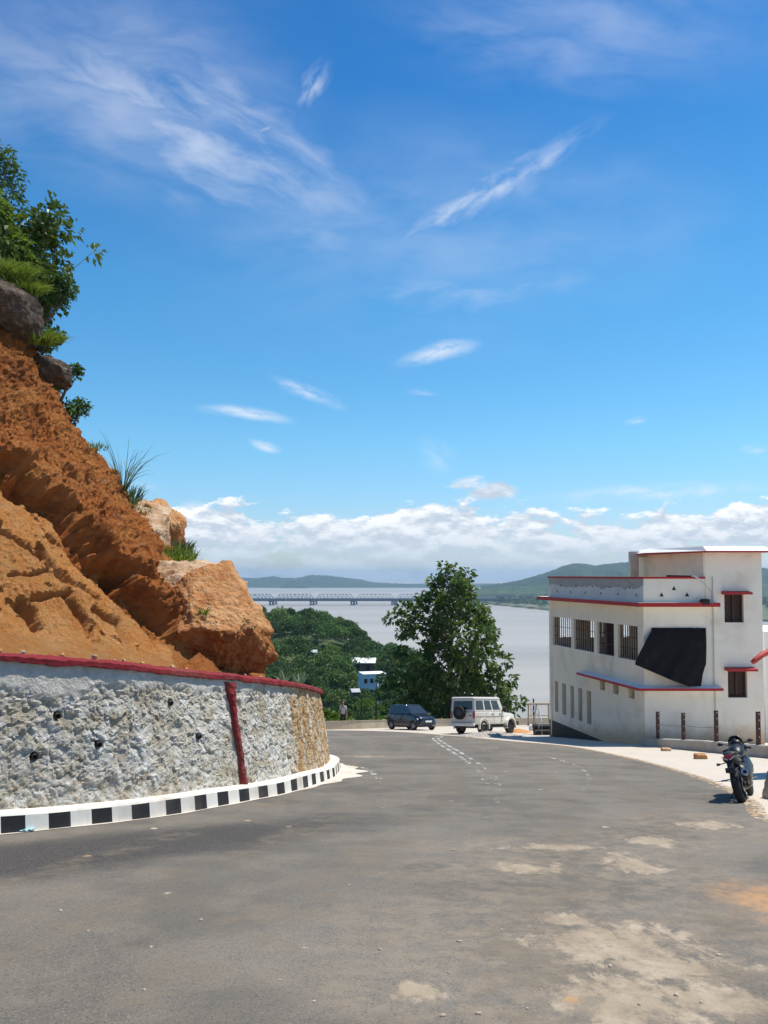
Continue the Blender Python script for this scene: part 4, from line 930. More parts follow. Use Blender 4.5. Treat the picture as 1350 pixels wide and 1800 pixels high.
# window grilles, hoods
for a, b in ups:
    mb = MB(); n = 9
    for k in range(n): q = C0 + DL * (a + (b - a) * (k + .5) / n) - NLo * .1; mb.box((q.x, q.y, (Z_WB + Z_WT) / 2), (.03, .03, Z_WT - Z_WB - .004))
    for z in (.33, .66): q0 = C0 + DL * (a + .003) - NLo * .1; q1 = C0 + DL * (b - .003) - NLo * .1; mb.bar((q0.x, q0.y, Z_WB + (Z_WT - Z_WB) * z), (q1.x, q1.y, Z_WB + (Z_WT - Z_WB) * z), .02)
    mb.build('window_grille', m_rust, bld, world=True)
mb = MB()
for k in range(13): mb.box((C0.x + .30 + 1.85 * (k + .5) / 13, C0.y + .1, (Z_WT + EYE - 3.42) / 2), (.03, .03, Z_WT - EYE + 3.38)); 
mb.build('window_grille', m_rust, bld, world=True)
m_shut = simple('brown_shutter', (0.045, 0.022, 0.016), 0.6, 0.5, 14)
for (a, b, c, d), (ha, hb), hy in ((w_up, (tx(1272), tx(1320)), 1042), (w_lo, (tx(1275), tx(1327)), 1175.5)):
    mb = MB(); w = b - a
    for s_ in (a + .03, b - .03, (a + b) / 2): mb.box((C0.x + s_, C0.y + .16, (c + d) / 2), (.05, .05, d - c - .01))
    for z in (c + .03, d - .03): mb.box((C0.x + (a + b) / 2, C0.y + .16, z), (w - .12, .045, .05))
    wf = mb.build('window', m_shut, bld, world=True)
    mb = MB(); 
    for s_ in np.linspace(a + .08, b - .08, 9): mb.box((C0.x + s_, C0.y + .20, (c + d) / 2), (.065, .02, d - c - .12))
    s_o = mb.build('shutter', m_shut, None); s_o.parent = wf; s_o.location = (-bld.location.x, -bld.location.y, -bld.location.z)
    mb = MB(); z = za(hy, BC.y); mb.prism([(C0.x + ha, C0.y - .36, z - .06), (C0.x + ha, C0.y - .36, z + .02), (C0.x + ha, C0.y + .002, z + .07), (C0.x + ha, C0.y + .002, z - .06)], (hb - ha, 0, 0)); mb.build('window_hood', m_redb, bld, world=True)
# roof slab of the tower: white sloping fascia with red lip
def f_ring(off, z): 
    q = [C0 + DF * (LF + .35 + off) + Vector((0, -.5 - off, 0)), C0 + DF * (2.36 - .08) + Vector((0, -.5 - off, 0)), C0 + DF * 2.36 + TL * 2.9 + NLo * (.85 + off), C0 + DF * 2.36 + TL * 4.6 + NLo * (.30 + off), C0 + DF * (LF + .35 + off) + Vector((0, 6.8, 0))]
    return [Vector((p.x, p.y, z)) for p in q]
mb = MB(); mb.loft([f_ring(-.02, ZT + .002), f_ring(0, ZT + .002), f_ring(0, ZT + .05)]); mb.build('roof_lip', m_redb, bld, world=True)
mb = MB(); mb.loft([f_ring(-.01, ZT + .052), f_ring(-.30, ZT + .22), f_ring(-.34, ZT + .24)]); mb.build('roof_slab', m_white, bld, world=True)
cx = P(1114, 990, 35).x; mb = MB(); mb.box((cx, 35, (Z_PAR + ZT) / 2 - .4), (.36, .3, ZT - Z_PAR + 1.1)); mb.box((cx + .62, 35.0, ZT + .02), (.88, .28, .24)); mb.build('roof_column', m_concl, bld, world=True)
# pipes and wires on the wall
mb = MB(); xp = C0.x + tx(1256); mb.tube([(xp, C0.y - .05, Z_LT + 1.0), (xp, C0.y - .05, Z_LT + .02)], .02, 8); mb.tube([(xp, C0.y - .05, Z_LB - .01), (xp, C0.y - .05, Z_S + .02)], .022, 8); mb.tube([(xp + .03, C0.y - .05, Z_S - .11), (xp + .03, C0.y - .05, gz(BC.y) + .1)], .022, 8); mb.build('drain_pipe', m_concl, bld, world=True)
mb = MB(); mb.tube([P(1222, 1013, 30.9), P(1238, 1026, 30.86), P(1250, 1040, 30.88), P(1252, 1062, 30.5)], .012, 6); mb.build('hanging_wire', m_steel, bld, world=True)
mb = MB(); mb.bar(P(1219, 1011.5, 30.9), P(1231, 1019, 30.7), .05); tag(mb.build('plank', m_white, loc=P(1225, 1014, 30.8)), 'short white plank leaning over the red parapet edge of the building', 'plank')
mb = MB(); mb.bar(P(1172, 1012.4, 31.2), P(1214, 1013.2, 31.2), .14, .07); tag(mb.build('board', m_dark, loc=P(1190, 1013, 31.2)), 'dark board lying on the red parapet edge below the tower', 'board')
o = rock('sack', 'small dark bundle lying on the red ledge at the foot of the tower', P(1239, 1059, 30.75), [((0, 0, 1), .13), ((1, 0, 0), .16), ((-1, 0, 0), .16), ((0, 1, 0), .12), ((0, -1, 0), .12), ((0, 0, -1), .1)], m_dark, 3, (.05, .03), 'bundle', soft=6)
# black tarpaulin hung over the big opening
tp = [(1147, 1105), (1194, 1104), (1241, 1104), (1242, 1167), (1235, 1168), (1232, 1206), (1213, 1206), (1186, 1196), (1160, 1187), (1138, 1176), (1116, 1168), (1120, 1155), (1127, 1142)]
nu_, nv_ = 60, 44; V = []
lft = [(1147, 1105), (1137, 1123), (1127, 1142), (1119, 1158), (1116, 1168)]; rgt = [(1241, 1104), (1241.5, 1135), (1241, 1167), (1235, 1185), (1232, 1206)]
def pl_(pts, q): i = min(int(q * (len(pts) - 1)), len(pts) - 2); f = q * (len(pts) - 1) - i; return (pts[i][0] * (1 - f) + pts[i + 1][0] * f, pts[i][1] * (1 - f) + pts[i + 1][1] * f)
for i in range(nu_):
    for j in range(nv_):
        q = j / (nv_ - 1); w_ = i / (nu_ - 1); a = pl_(lft, q); b = pl_(rgt, q)
        py = a[1] * (1 - w_) + b[1] * w_; bottom = np.interp(w_, [0, .2, .4, .6, .82, 1], [1168, 1178, 1188, 1198, 1207, 1206]); 
        if q > .5: py = py * (1 - (q - .5) * 2) + (bottom) * (q - .5) * 2 if False else py + (bottom - (lft[-1][1] * (1 - w_) + rgt[-1][1] * w_)) * ((q - .5) * 2) ** 2
        Yd = 30.93 - .50 * q ** .8 * (1 - .5 * w_) - .05 * sin(w_ * 8 + q * 3) * q - .018 * sin(w_ * 27 + q * 6) * (.3 + q)
        V.append(tuple(P(a[0] * (1 - w_) + b[0] * w_, py, Yd)))
V = np.array(V); V[:, 1] += fbm(V * 1.5, 3) * .05; ctr = V.mean(0)
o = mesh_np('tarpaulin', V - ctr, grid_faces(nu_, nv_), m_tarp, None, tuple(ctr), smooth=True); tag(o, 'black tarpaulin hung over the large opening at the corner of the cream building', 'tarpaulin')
md = o.modifiers.new('thick', 'SOLIDIFY'); md.thickness = .012
# neighbouring white wall at the right edge
mb = MB(); x0 = P(1345, 1200, 33.4).x; mb.box((x0 + 2.0, 35.4, (za(1110, 33.4) - 8) / 2), (4.0, 4.0, za(1110, 33.4) + 8)); o = mb.build('plain_wall', m_white, loc=(x0 + 2, 35.4, gz(35)))
tag(o, 'bright white wall showing beyond the tower at the right edge', 'wall')

# stairs with rail at the far end of the building
st = thing('entrance_stairs', 'dark concrete landing with white metal handrail at the far end of the cream building', 'stairs', loc=(P(957, 1288, 41.5).x, 41.5, gz(41.5)))
mb = MB(); L0 = Bk + Vector((-.05, .15, 0)); 
for k in range(3): mb.box((-.1 - .0 * k, .3 + .3 * k - 1.0, .09 + .17 * k), (1.0, 1.2 - .3 * k, .17 + .34 * k * 0 + .001 * k))
mb.build('step', m_black, st)
mb = MB(); mb.box((.3, .6, .15), (.7, 1.4, .36)); mb.build('landing', m_conc, st)
mb = MB()
for y_ in (-.5, .5, 1.7): mb.tube([(-.38, y_, .4), (-.38, y_, 1.35)], .022)
for z_ in (.75, 1.05, 1.35): mb.tube([(-.38, -.5, z_), (-.38, 1.7, z_)], .02)
mb.tube([(-.38, -.5, 1.35), (-.38, -1.3, .9), (-.38, -1.3, .1)], .022); mb.build('handrail', m_steel, st)

# low concrete wall and steel posts in front of the building
LWA, LWB = Vector((C0.x - .28, C0.y - .35, 0)), Vector((11.35, 23.0, 0)); lwd = (LWB - LWA).normalized(); lwn = Vector((-lwd.y, lwd.x, 0))
if lwn.x < 0: lwn = -lwn
lw = thing('low_wall', 'low bare concrete kerb wall running in front of the building towards the motorcycle', 'wall', loc=(LWA.x, LWA.y, gz(LWA.y)))
LW = (LWB - LWA).length + 3.2; n = 60; V = []
for i in range(n):
    q = LWA + lwd * (LW * i / (n - 1))
    for (off_, h) in ((0, 0), (.0, .33), (.02, .36), (.24, .36), (.26, .33), (.26, 0)): V.append((q.x + lwn.x * off_, q.y + lwn.y * off_, gz(q.y) + h * (.80 + .2 * min(1, i / 20))))
V = np.array(V); V += (fbm(V * 4, 3) * .015)[:, None]
mesh_np('concrete_body', V - np.array(lw.location), grid_faces(n, 6), m_conc, lw)
m_rdot = simple('galvanised', (0.6, 0.6, 0.6), 0.4)
prevtop = None
for k, (px, yt, yb) in enumerate([(1157, 1251, 1305), (1202, 1253, 1308), (1260, 1249, 1310), (1334, 1251, 1315)]):
    r_ = ray(px, 1300); # ray meets the wall's centre line
    a = np.array([[r_.x, -lwd.x], [r_.y, -lwd.y]]); ln = LWA + lwn * .13; tt = np.linalg.solve(a, np.array([ln.x, ln.y])); q = Vector((r_.x * tt[0], r_.y * tt[0], 0)); q.z = gz(q.y) + .34
    H_ = P(px, yt, q.y).z - q.z
    pt_ = thing('steel_post', ['rusty steel post nearest the corner of the cream building, on the low wall', 'second rusty steel post from the building corner on the low wall', 'third rusty steel post from the building corner, beside the drain pipe',
                              'rusty steel post on the low wall behind the motorcycle, at the right edge'][k], 'post', tuple(q), group='steel posts on the low wall')
    mb = MB(); w_ = .115; mb.box((0, .0, H_ / 2 - .05), (w_, .012, H_ + .1)); mb.box((-w_ / 2 + .006, .035, H_ / 2 - .05), (.012, .07, H_ + .098)); mb.box((w_ / 2 - .006, .035, H_ / 2 - .05), (.012, .07, H_ + .098)); mb.build('channel', m_rust, pt_)
    mb = MB()
    for z_ in (.25, .5, .75, .93): mb = MB(); mb.box((.01, -.012, H_ * z_), (.022, .012, .035)); mb.build('clip', m_rdot, pt_)
    if prevtop is not None and k < 3:
        wr = MB(); a_p = prevtop; b_p = q + Vector((0, -.03, .5)); m_p = (a_p + b_p) / 2 - Vector((0, 0, .04)); wr.tube([a_p, m_p, b_p], .007, 5)
        tag(wr.build('wire', m_rust, loc=a_p), ['slack wire strung between the two posts nearest the building corner', 'slack wire strung between the second and third posts from the building corner'][k - 1], 'wire')
    prevtop = q + Vector((0, -.03, .5))
# red roof edge entering at the right
rf = thing('red_roof', 'curved red roof edge reaching into view at the right edge in front of the tower', 'roof', loc=(P(1420, 1130, 17).x, 17, gz(17)))
mb = MB(); pth = [P(1322, 1165, 17), P(1328, 1160, 17), P(1340, 1151, 17.1), P(1360, 1141, 17.2), P(1400, 1120, 17.5), P(1480, 1085, 18)]; mb.tube(pth, [.045, .06, .062, .065, .065, .065], 12)
mb.build('ridge_tile', simple('red_tile', (0.45, 0.05, 0.035), 0.6, 0.2, 5), rf, world=True, smooth=True)
mb = MB(); A_, B_, C_, D_ = P(1372, 1136, 17.35), P(1480, 1088, 18.0), P(1480, 1088, 18) + Vector((.6, 1.6, -.35)), P(1372, 1136, 17.35) + Vector((.7, 1.5, -.35)); mb.prism([A_, B_, C_, D_], (0, 0, -.05)); mb.build('roof_sheet', m_red, rf, world=True)
mb = MB(); q = P(1430, 1110, 17.8); mb.tube([(q.x, q.y + .3, gz(q.y)), (q.x, q.y + .3, q.z)], .05, 10); mb.build('support_post', m_rust, rf, world=True)

# far parapet round the bend
fw = thing('parapet_wall', 'low concrete parapet wall along the outer bend behind the parked vehicles', 'wall', loc=(PARP[5][0], PARP[5][1], gz(PARP[5][1])))
T, N = normals2(pc); V = []
for i in range(len(pc)):
    for off_, h in ((.12, 0), (.12, .50), (.15, .52), (-.15, .52), (-.12, .50), (-.12, -1.0)):
        q = pc[i, :2] + N[i] * off_; V.append((q[0], q[1], gz(q[1]) + h))
mesh_np('parapet_body', np.array(V) - np.array(fw.location), grid_faces(len(pc), 6), m_conc2, fw)
k = 0
for i in range(10, len(pc) - 10, 7):
    mb = MB(); q = pc[i, :2] + N[i] * .125; a = atan2(T[i][1], T[i][0]); mb.box((q[0], q[1], gz(q[1]) + .25), (.014, .012, .49), rz=a); mb.build('joint', m_conc, fw, world=True)
# steel fence posts standing along the parapet
for j, (px, yt) in enumerate([(637, 1232), (666, 1234), (703, 1242), (896, 1228), (937, 1229)]):
    pp = 675 + FPX * pc[:, 0] / pc[:, 1]; i = int(np.abs(pp - px).argmin()); q = pc[i, :2] - N[i] * .25; H_ = P(px, yt, q[1]).z - gz(q[1])
    fp = thing('fence_post', ['dark fence post behind the parapet, nearest to the standing man', 'dark fence post behind the parapet, just left of the dark hatchback', 'dark fence post rising behind the dark hatchback', 'dark fence post behind the parapet, right of the white off-roader', 'dark fence post standing beside the wooden frame'][j], 'post', (q[0], q[1], gz(q[1]) - .6), group='fence posts along the parapet')
    mb = MB(); mb.box((0, 0, (H_ + .6) / 2), (.09, .09, H_ + .6)); mb.box((0, 0, H_ + .62), (.11, .11, .03)); mb.build('post_shaft', m_dark, fp); 
    for z_ in (.6, .85): mb = MB(); mb.box((0, -.052, H_ * z_ + .6), (.05, .012, .05)); mb.build('bracket', m_rust, fp)
# wooden frame
wf = thing('wooden_frame', 'rough wooden trestle frame standing by the parapet between the off-roader and the building', 'frame', loc=(P(947, 1274, 57).x, 57, gz(57)))
mb = MB(); mb.bar((-.75, 0, 0), (-.72, 0, 1.50), .09); mb.build('leg', m_wood, wf); mb = MB(); mb.bar((.72, 0, 0), (.70, 0, 1.50), .09); mb.build('leg', m_wood, wf); mb = MB(); mb.bar((-.30, .5, 0), (-.15, .0, 1.48), .08); mb.build('leg', m_wood, wf)
mb = MB(); mb.box((0, 0, 1.56), (1.75, .22, .11)); mb.build('top_board', m_wood, wf)
mb = MB(); mb.bar((-.72, .06, .7), (.70, .06, .75), .05); mb.build('brace', m_wood, wf)
# heap of gravel, heap of orange sand, white sack, debris
def heap(name, label, cat, c, rx, ry, h, mat, n=46, grain=.03, seed=0, lump=1.0, kind=None):
    gxx, gyy = np.meshgrid(np.linspace(-1.15, 1.15, n), np.linspace(-1.15, 1.15, n), indexing='ij'); r = np.hypot(gxx, gyy)
    p = np.stack([gxx.ravel() * rx + c.x, gyy.ravel() * ry + c.y, np.full(n * n, seed)], 1)
    z = h * np.clip(1 - r.ravel() ** 1.3, 0, None) * (1 + lump * .5 * fbm(p * 1.5, 3)) + grain * np.abs(fbm(p * 9, 3)) - .03 * (r.ravel() > 1)
    z = z + .0
    V = np.c_[gxx.ravel() * rx, gyy.ravel() * ry, -SL * gyy.ravel() * ry + z - .004]; o = mesh_np(name, V, grid_faces(n, n), mat, None, tuple(c)); return tag(o, label, cat, kind=kind)
m_grav = simple('gravel', (0.36, 0.33, 0.29), 0.95, 0.45, 9, bmp=0.8); m_sand = simple('orange_sand', (0.50, 0.24, 0.09), 0.95, 0.25, 5, bmp=0.6)
heap('gravel_heap', 'low grey gravel heap in front of the white off-roader', 'gravel heap', G(862, 1294), 1.7, 1.5, .22, m_grav, 90, .10)
heap('sand_heap', 'small orange sand heap beside the gravel, right of the off-roader', 'sand heap', G(912, 1287), .75, 1.6, .20, m_sand, 60, .05, 3)
rock('sack', 'crumpled white sack lying by the stairs near the orange sand', G(943, 1284) + Vector((0, 0, .12)), [((0, 0, 1), .2), ((1, 0, 0), .38), ((-1, 0, 0), .36), ((0, 1, 0), .2), ((0, -1, 0), .2), ((0, 0, -1), .16)], m_white, 4, (.12, .08), 'sack', soft=5)
rock('rubble', 'orange lump of rubble on the pale pavers just left of the motorcycle', G(1231, 1334) + Vector((0, 0, .05)), [((0, 0, 1), .09), ((1, 0, 0), .17), ((-1, 0, 0), .15), ((0, 1, 0), .12), ((0, -1, 0), .12), ((0, 0, -1), .08)], m_orock, 4, (.05, .03), 'rubble', soft=10, seed=4)
rock('rubble', 'small pale lump of rubble at the foot of the low wall', G(1170, 1320) + Vector((0, 0, .04)), [((0, 0, 1), .06), ((1, 0, 0), .15), ((-1, 0, 0), .13), ((0, 1, 0), .1), ((0, -1, 0), .1), ((0, 0, -1), .08)], m_tan, 4, (.05, .03), 'rubble', soft=10, seed=7)
rock('concrete_block', 'grey concrete block at the right edge beyond the motorcycle', G(1380, 1404) + Vector((0, 0, .2)), [((0, 0, 1), .24), ((1, 0, 0), .3), ((-1, 0, .25), .25), ((0, 1, 0), .2), ((0, -1, 0), .2), ((0, 0, -1), .3)], m_concl, 4, (.02, .01), 'block', soft=24, seed=9)
# loose stones along the top of the wall and on the road
k = 0
for px in (30, 75, 150, 215, 262, 282, 318, 352, 368, 395, 455, 478, 500, 520, 540, 556):
    s_ = s_of_px(px); q = wall_pt(s_, WH + .02, -.12 - .18 * rnd.random())[0]; r_ = rnd.uniform(.014, .042)
    rock('loose_stone', 'small loose stone lying on soil along the red wall top', Vector(q) + Vector((0, 0, r_ * .4)), [(tuple(rnd.uniform(-1, 1) for _ in range(3)), r_ * rnd.uniform(.7, 1.1)) for _ in range(12)] + [(a_, r_ * rnd.uniform(.8, 1.2)) for a_ in ((1, 0, 0), (-1, 0, 0), (0, 1, 0), (0, -1, 0), (0, 0, 1), (0, 0, -1))], rnd.choice([m_tan, m_orock]), 3, (.01, .006), 'stone', 'loose stones on the wall top', soft=12, seed=px)
m_road_stone = simple('pebble', (0.42, 0.34, 0.25), 0.9, 0.2, 20)
proto = None
for i in range(26):
    px, py = rnd.uniform(40, 1300), rnd.uniform(1450, 1790); g = G(px, py)
    if proto is None: proto = rock('pebble', 'small pebble scattered on the grey asphalt', g, [(tuple(rnd.uniform(-1, 1) for _ in range(3)), .016 * rnd.uniform(.7, 1.2)) for _ in range(12)] + [(a_, .016) for a_ in ((1, 0, 0), (-1, 0, 0), (0, 1, 0), (0, -1, 0), (0, 0, 1), (0, 0, -1))], m_road_stone, 2, (.002, .002), 'pebble', 'pebbles scattered on the road', soft=10); c = proto
    else: c = proto.copy(); COL.objects.link(c)
    s_ = rnd.uniform(.35, 1.0); c.location = g + Vector((0, 0, .008)); c.scale = (s_ * 1.3, s_, s_ * .7); c.rotation_euler = (0, 0, rnd.uniform(0, 6))
g = G(47, 1463); mb = MB(); V = [(x * .13, y * .05, .01 + .03 * abs(sin(x * 5 + y * 3))) for x in np.linspace(-1, 1, 9) for y in np.linspace(-1, 1, 5)]
o = mesh_np('plastic_wrapper', np.array(V) + np.array([0, 0, 0.004]), grid_faces(9, 5), simple('blue_plastic', (0.35, 0.62, 0.72), 0.4, 0.2), None, tuple(g), smooth=True); tag(o, 'crumpled pale blue plastic wrapper on the road by the striped kerb', 'litter'); o.rotation_euler = (-.16, 0, .5); o.scale = (.7, .8, 1)
o.modifiers.new('t', 'SOLIDIFY').thickness = .002
# ------------------------------------------------------------------ vegetation
NR = np.random.RandomState(77)
def unit(a): return a / np.maximum(np.linalg.norm(a, axis=1), 1e-9)[:, None]
def leaf_mesh(name, pos, dr, up, L, Wd, tint, mat, parent=None, loc=None, fold=0.25, droop=0.25):
    """folded leaves: base, two shoulders, tip"""
    n = len(pos); dr = unit(dr); side = unit(np.cross(dr, up)); nrm = unit(np.cross(side, dr)); L = np.asarray(L).reshape(-1, 1); Wd = np.asarray(Wd).reshape(-1, 1)
    b = pos; m = pos + dr * L * 0.5; l = m - side * Wd * .5 + nrm * Wd * fold; r = m + side * Wd * .5 + nrm * Wd * fold; tip = pos + dr * L - nrm * L * droop
    V = np.stack([b, r, tip, l], 1).reshape(-1, 3); i = np.arange(n)[:, None] * 4; F = np.concatenate([i + [0, 1, 2], i + [0, 2, 3]], 1).reshape(-1, 3)
    if loc is not None: V = V - np.array(loc)
    o = mesh_np(name, V, F, mat, parent, loc); attr(o, 'tint', np.repeat(np.clip(tint, 0, 1), 4)); return o
def rosette_tree(parent, H, prof, ncl, nleaf, L, mat, seed=1, lean=(0, 0), trunk_r=.18, spread=1.0, z0=0.0, name='crown', surf=.55, clr=.55, yz=1.0):
    """crown of leaf rosettes on real limbs: prof = [(height fraction, radius)]"""
    R = np.random.RandomState(seed); ph = R.uniform(0, 6.28, 6); C = []
    hs = [p[0] for p in prof]; rs = [p[1] for p in prof]
    w = np.interp(np.linspace(0, 1, 200), hs, rs) ** 1.6; w /= w.sum()
    for k in range(ncl):
        h = np.linspace(0, 1, 200)[R.choice(200, p=w)]; a = R.uniform(0, 6.28); rm = np.interp(h, hs, rs) * (1 + .28 * sin(3 * a + ph[0] + h * 5) + .16 * sin(5 * a + ph[1] - h * 9) + .16 * sin(11 * h + ph[2]))
        r = rm * (1 - (1 - R.uniform() ** .5) * (1 - surf * .3)); C.append((cos(a) * r * spread + lean[0] * h, sin(a) * r * spread * yz + lean[1] * h, z0 + h * (H - z0)))
    C = np.array(C)
    # limbs
    mb = MB(); tw = [Vector((lean[0] * q * .8 + .08 * H / 10 * sin(q * 7 + seed), lean[1] * q * .8, q * H * .93)) for q in np.linspace(0, 1, 9)]
    mb.tube([Vector((0, 0, -1.0))] + tw, [trunk_r * 1.25] + [trunk_r * (1 - .88 * q) for q in np.linspace(0, 1, 9)], 8)
    for c in C[:: max(1, ncl // 70)]:
        hb = max(0.08, min(.9, (c[2] / H) - .10 - .16 * np.hypot(c[0], c[1]) / max(rs))); b_ = Vector((lean[0] * hb * .8, lean[1] * hb * .8, hb * H * .93)); c = Vector(c); mid = (b_ + c) / 2 + Vector((0, 0, -.10 * (c - b_).length + .12 * R.uniform(-1, 1)))
        mb.tube([b_, mid, c], [trunk_r * .28, trunk_r * .17, trunk_r * .05], 5, cap=False)
    mb.build('trunk', m_bark, parent, smooth=True)
    cen = np.array([lean[0] * .5, lean[1] * .5, z0 + (H - z0) * .45]); ax = unit(C - cen + np.array([0, 0, .25]))
    n = ncl * nleaf; Ci = np.repeat(C, nleaf, 0); Ai = np.repeat(ax, nleaf, 0); rv = unit(R.normal(size=(n, 3))); rad = unit(rv - (rv * Ai).sum(1)[:, None] * Ai * .75)
    d = unit(rad + Ai * R.uniform(-.1, .9, (n, 1)) + np.array([0, 0, -.15])); p = Ci + rv * clr * R.uniform(.1, 1, (n, 1)) ** .7
    up = unit(np.array([[0, 0, 1.0]]) + R.normal(size=(n, 3)) * .35); Ls = L * R.uniform(.65, 1.25, n); tint = np.repeat(R.uniform(.1, .7, ncl), nleaf) + R.normal(size=n) * .16
    leaf_mesh(name, p, d, up, Ls, Ls * R.uniform(.5, .68, n), tint, mat, parent); return C
# the big broad-leaved tree behind the off-roader
tp_ = P(790, 1262, 62); tz = float(terr(np.array([[tp_.x]]), np.array([[62.0]]))[0, 0])
bt = thing('broadleaf_tree', 'tall broad-leaved tree standing alone behind the two parked vehicles against the river', 'tree', loc=(tp_.x, 62, tz)); HT = P(790, 990, 62).z - tz; zlow = (P(790, 1262, 62).z - tz) - .8
rosette_tree(bt, HT, [(0, 3.7), (.1, 4.4), (.25, 4.7), (.38, 4.3), (.5, 3.3), (.6, 3.5), (.72, 3.1), (.85, 2.3), (.94, 1.6), (1, .9)], 275, 38, .45, m_leafA, seed=5, lean=(.35, 0), trunk_r=.24, z0=zlow, clr=.50, yz=.75, surf=.85)

# prototypes of the slope trees
def blob_crown(R, H, rad, nb, nl, Ls, flat=.75):
    """leaf positions of a crown made of overlapping clumps"""
    P_ = []; D_ = []; T_ = []
    for k in range(nb):
        a = R.uniform(0, 6.28); rr = rad * R.uniform(0, .68) ** .8; zc = H - rad * flat * (0.55 + .9 * (rr / rad) ** 1.5) + R.uniform(-.12, .12) * rad; c = np.array([cos(a) * rr, sin(a) * rr, zc]); rb = rad * R.uniform(.26, .46)
        v = unit(R.normal(size=(nl // nb, 3))); v[:, 2] = np.where(v[:, 2] < -.35, -v[:, 2] * .5, v[:, 2]); v = unit(v); q = c + v * rb * np.array([1, 1, flat]) * R.uniform(.72, 1.06, (len(v), 1)); P_.append(q); D_.append(v); T_.append(np.full(len(v), R.uniform(.15, .75)))
    return np.concatenate(P_), np.concatenate(D_), np.concatenate(T_)
def blob_tree(name, label, cat, group, H, rad, nb, nl, Ls, mat, seed, low=None):
    R = np.random.RandomState(seed); t_ = thing(name, label, cat, group=group); p, v, tn = blob_crown(R, H, rad, nb, nl, Ls)
    n = len(p); d = unit(v * .4 + unit(R.normal(size=(n, 3))) + np.array([0, 0, -.3])); up = unit(v + R.normal(size=(n, 3)) * .45); L = Ls * R.uniform(.6, 1.3, n)
    mb = MB(); mb.tube([(0, 0, -1.5), (0.05, 0, H * .35), (.1, .08, H * .75)], [rad * .08, rad * .06, rad * .02], 7)
    for k in range(7): q = p[R.randint(n)] * .85; mb.tube([(0.05, 0, H * R.uniform(.3, .5)), tuple(q)], [rad * .035, rad * .01], 5, cap=False)
    mb.build('trunk', m_bark, t_, smooth=True); leaf_mesh('crown', p, d, up, L, L * .6, tn + R.normal(size=n) * .15, mat, t_); return t_
GRP = 'trees on the slope beyond the parapet'
protos = [blob_tree('slope_tree', 'dark green rounded tree among others on the slope beyond the parapet', 'tree', GRP, 7.5, 3.1, 16, 2600, .46, m_leafB, 31),
          blob_tree('slope_tree', 'yellowish green airy tree among others on the slope beyond the parapet', 'tree', GRP, 6.0, 2.7, 13, 1900, .46, m_leafC, 32),
          blob_tree('slope_tree', 'broad mid green tree among others on the slope beyond the parapet', 'tree', GRP, 8.5, 3.6, 20, 3000, .50, m_leafA, 33)]
bush = blob_tree('bush', 'bright green bush growing directly behind the low parapet wall', 'bush', 'bushes behind the parapet', 2.4, 1.5, 11, 1900, .26, m_leafC, 41)
R = np.random.RandomState(9); used = set(); placed = []
def put(pr, i, x, y, s, zoff=0):
    global used
    if i in used: o = copy_tree(pr)
    else: o = pr; used.add(i)
    z = float(terr(np.array([[x]]), np.array([[y]]))[0, 0]); o.location = (x, y, z + zoff); o.scale = (s * R.uniform(.9, 1.1), s * R.uniform(.9, 1.1), s); o.rotation_euler = (0, 0, R.uniform(0, 6.28)); return o
tries = 0
while len(placed) < 85 and tries < 4000:
    tries += 1; px = R.uniform(430, 735); Y = R.uniform(66, 235); s = R.uniform(.75, 1.35); i = R.choice(3, p=[.42, .30, .28]); q = ray(px, 1100); x = q.x * Y / q.y
    if any(math.hypot(x - a, Y - b) < (3.0 + Y * .012) for a, b in placed): continue
    z = float(terr(np.array([[x]]), np.array([[Y]]))[0, 0]); H = [7.5, 6.0, 8.5][i] * s; top = 1010 + (EYE - z - H) / Y * FPX
    rp = 3.2 * s / Y * FPX
    if plateau_dist(np.array([[x]]), np.array([[Y]]))[0, 0] < 3.5: continue
    if px + rp > 626 and px - rp < 678 and Y < 205 and top < 1197: continue
    if px + rp > 610 and px - rp < 662 and top < 1169 and Y < 262: continue
    if top < 1125 or (px > 690 and top < 1150): continue
    placed.append((x, Y)); put(protos[i], i, x, Y, s)
BL = ['bright green bush at the far left end of the parapet, half behind the stone wall', 'bright green bush directly behind the standing person', 'low bright green bush just right of the standing person', 'bright green bush between the two dark fence posts', 'bright green bush around the fence post left of the hatchback',
      'bright green bush touching the tail of the dark hatchback', 'bright green bush directly behind the dark hatchback roof', 'large green bush behind the hatchback windscreen', 'green bush between the hatchback and the trunk of the tall tree', 'bright green bush mostly hidden by the end of the stone wall',
      'taller green bush standing behind the leftmost bush', 'taller green bush farther down the slope below the pale blue house', 'green bush behind the bonnet of the white off-roader', 'low bush at the parapet just right of the off-roader', 'tiny bush at the parapet just left of the wooden frame']
for bi, (px, Y, s) in enumerate([(588, 54.5, .95), (612, 55.5, 1.1), (628, 56.5, .9), (645, 57, 1.0), (662, 57.5, 1.0), (676, 58.2, 1.15), (692, 58, 1.2), (707, 59.5, 1.5), (725, 60, 1.4), (572, 53, 1.2), (598, 59, 1.7), (640, 66, 1.6), (885, 63.5, .75), (905, 64, .5), (927, 64.5, .45)]):
    q = ray(px, 1200); x = q.x * Y / q.y; put(bush, 9, x, Y, s * R.uniform(.9, 1.1), -.1)['label'] = BL[bi]
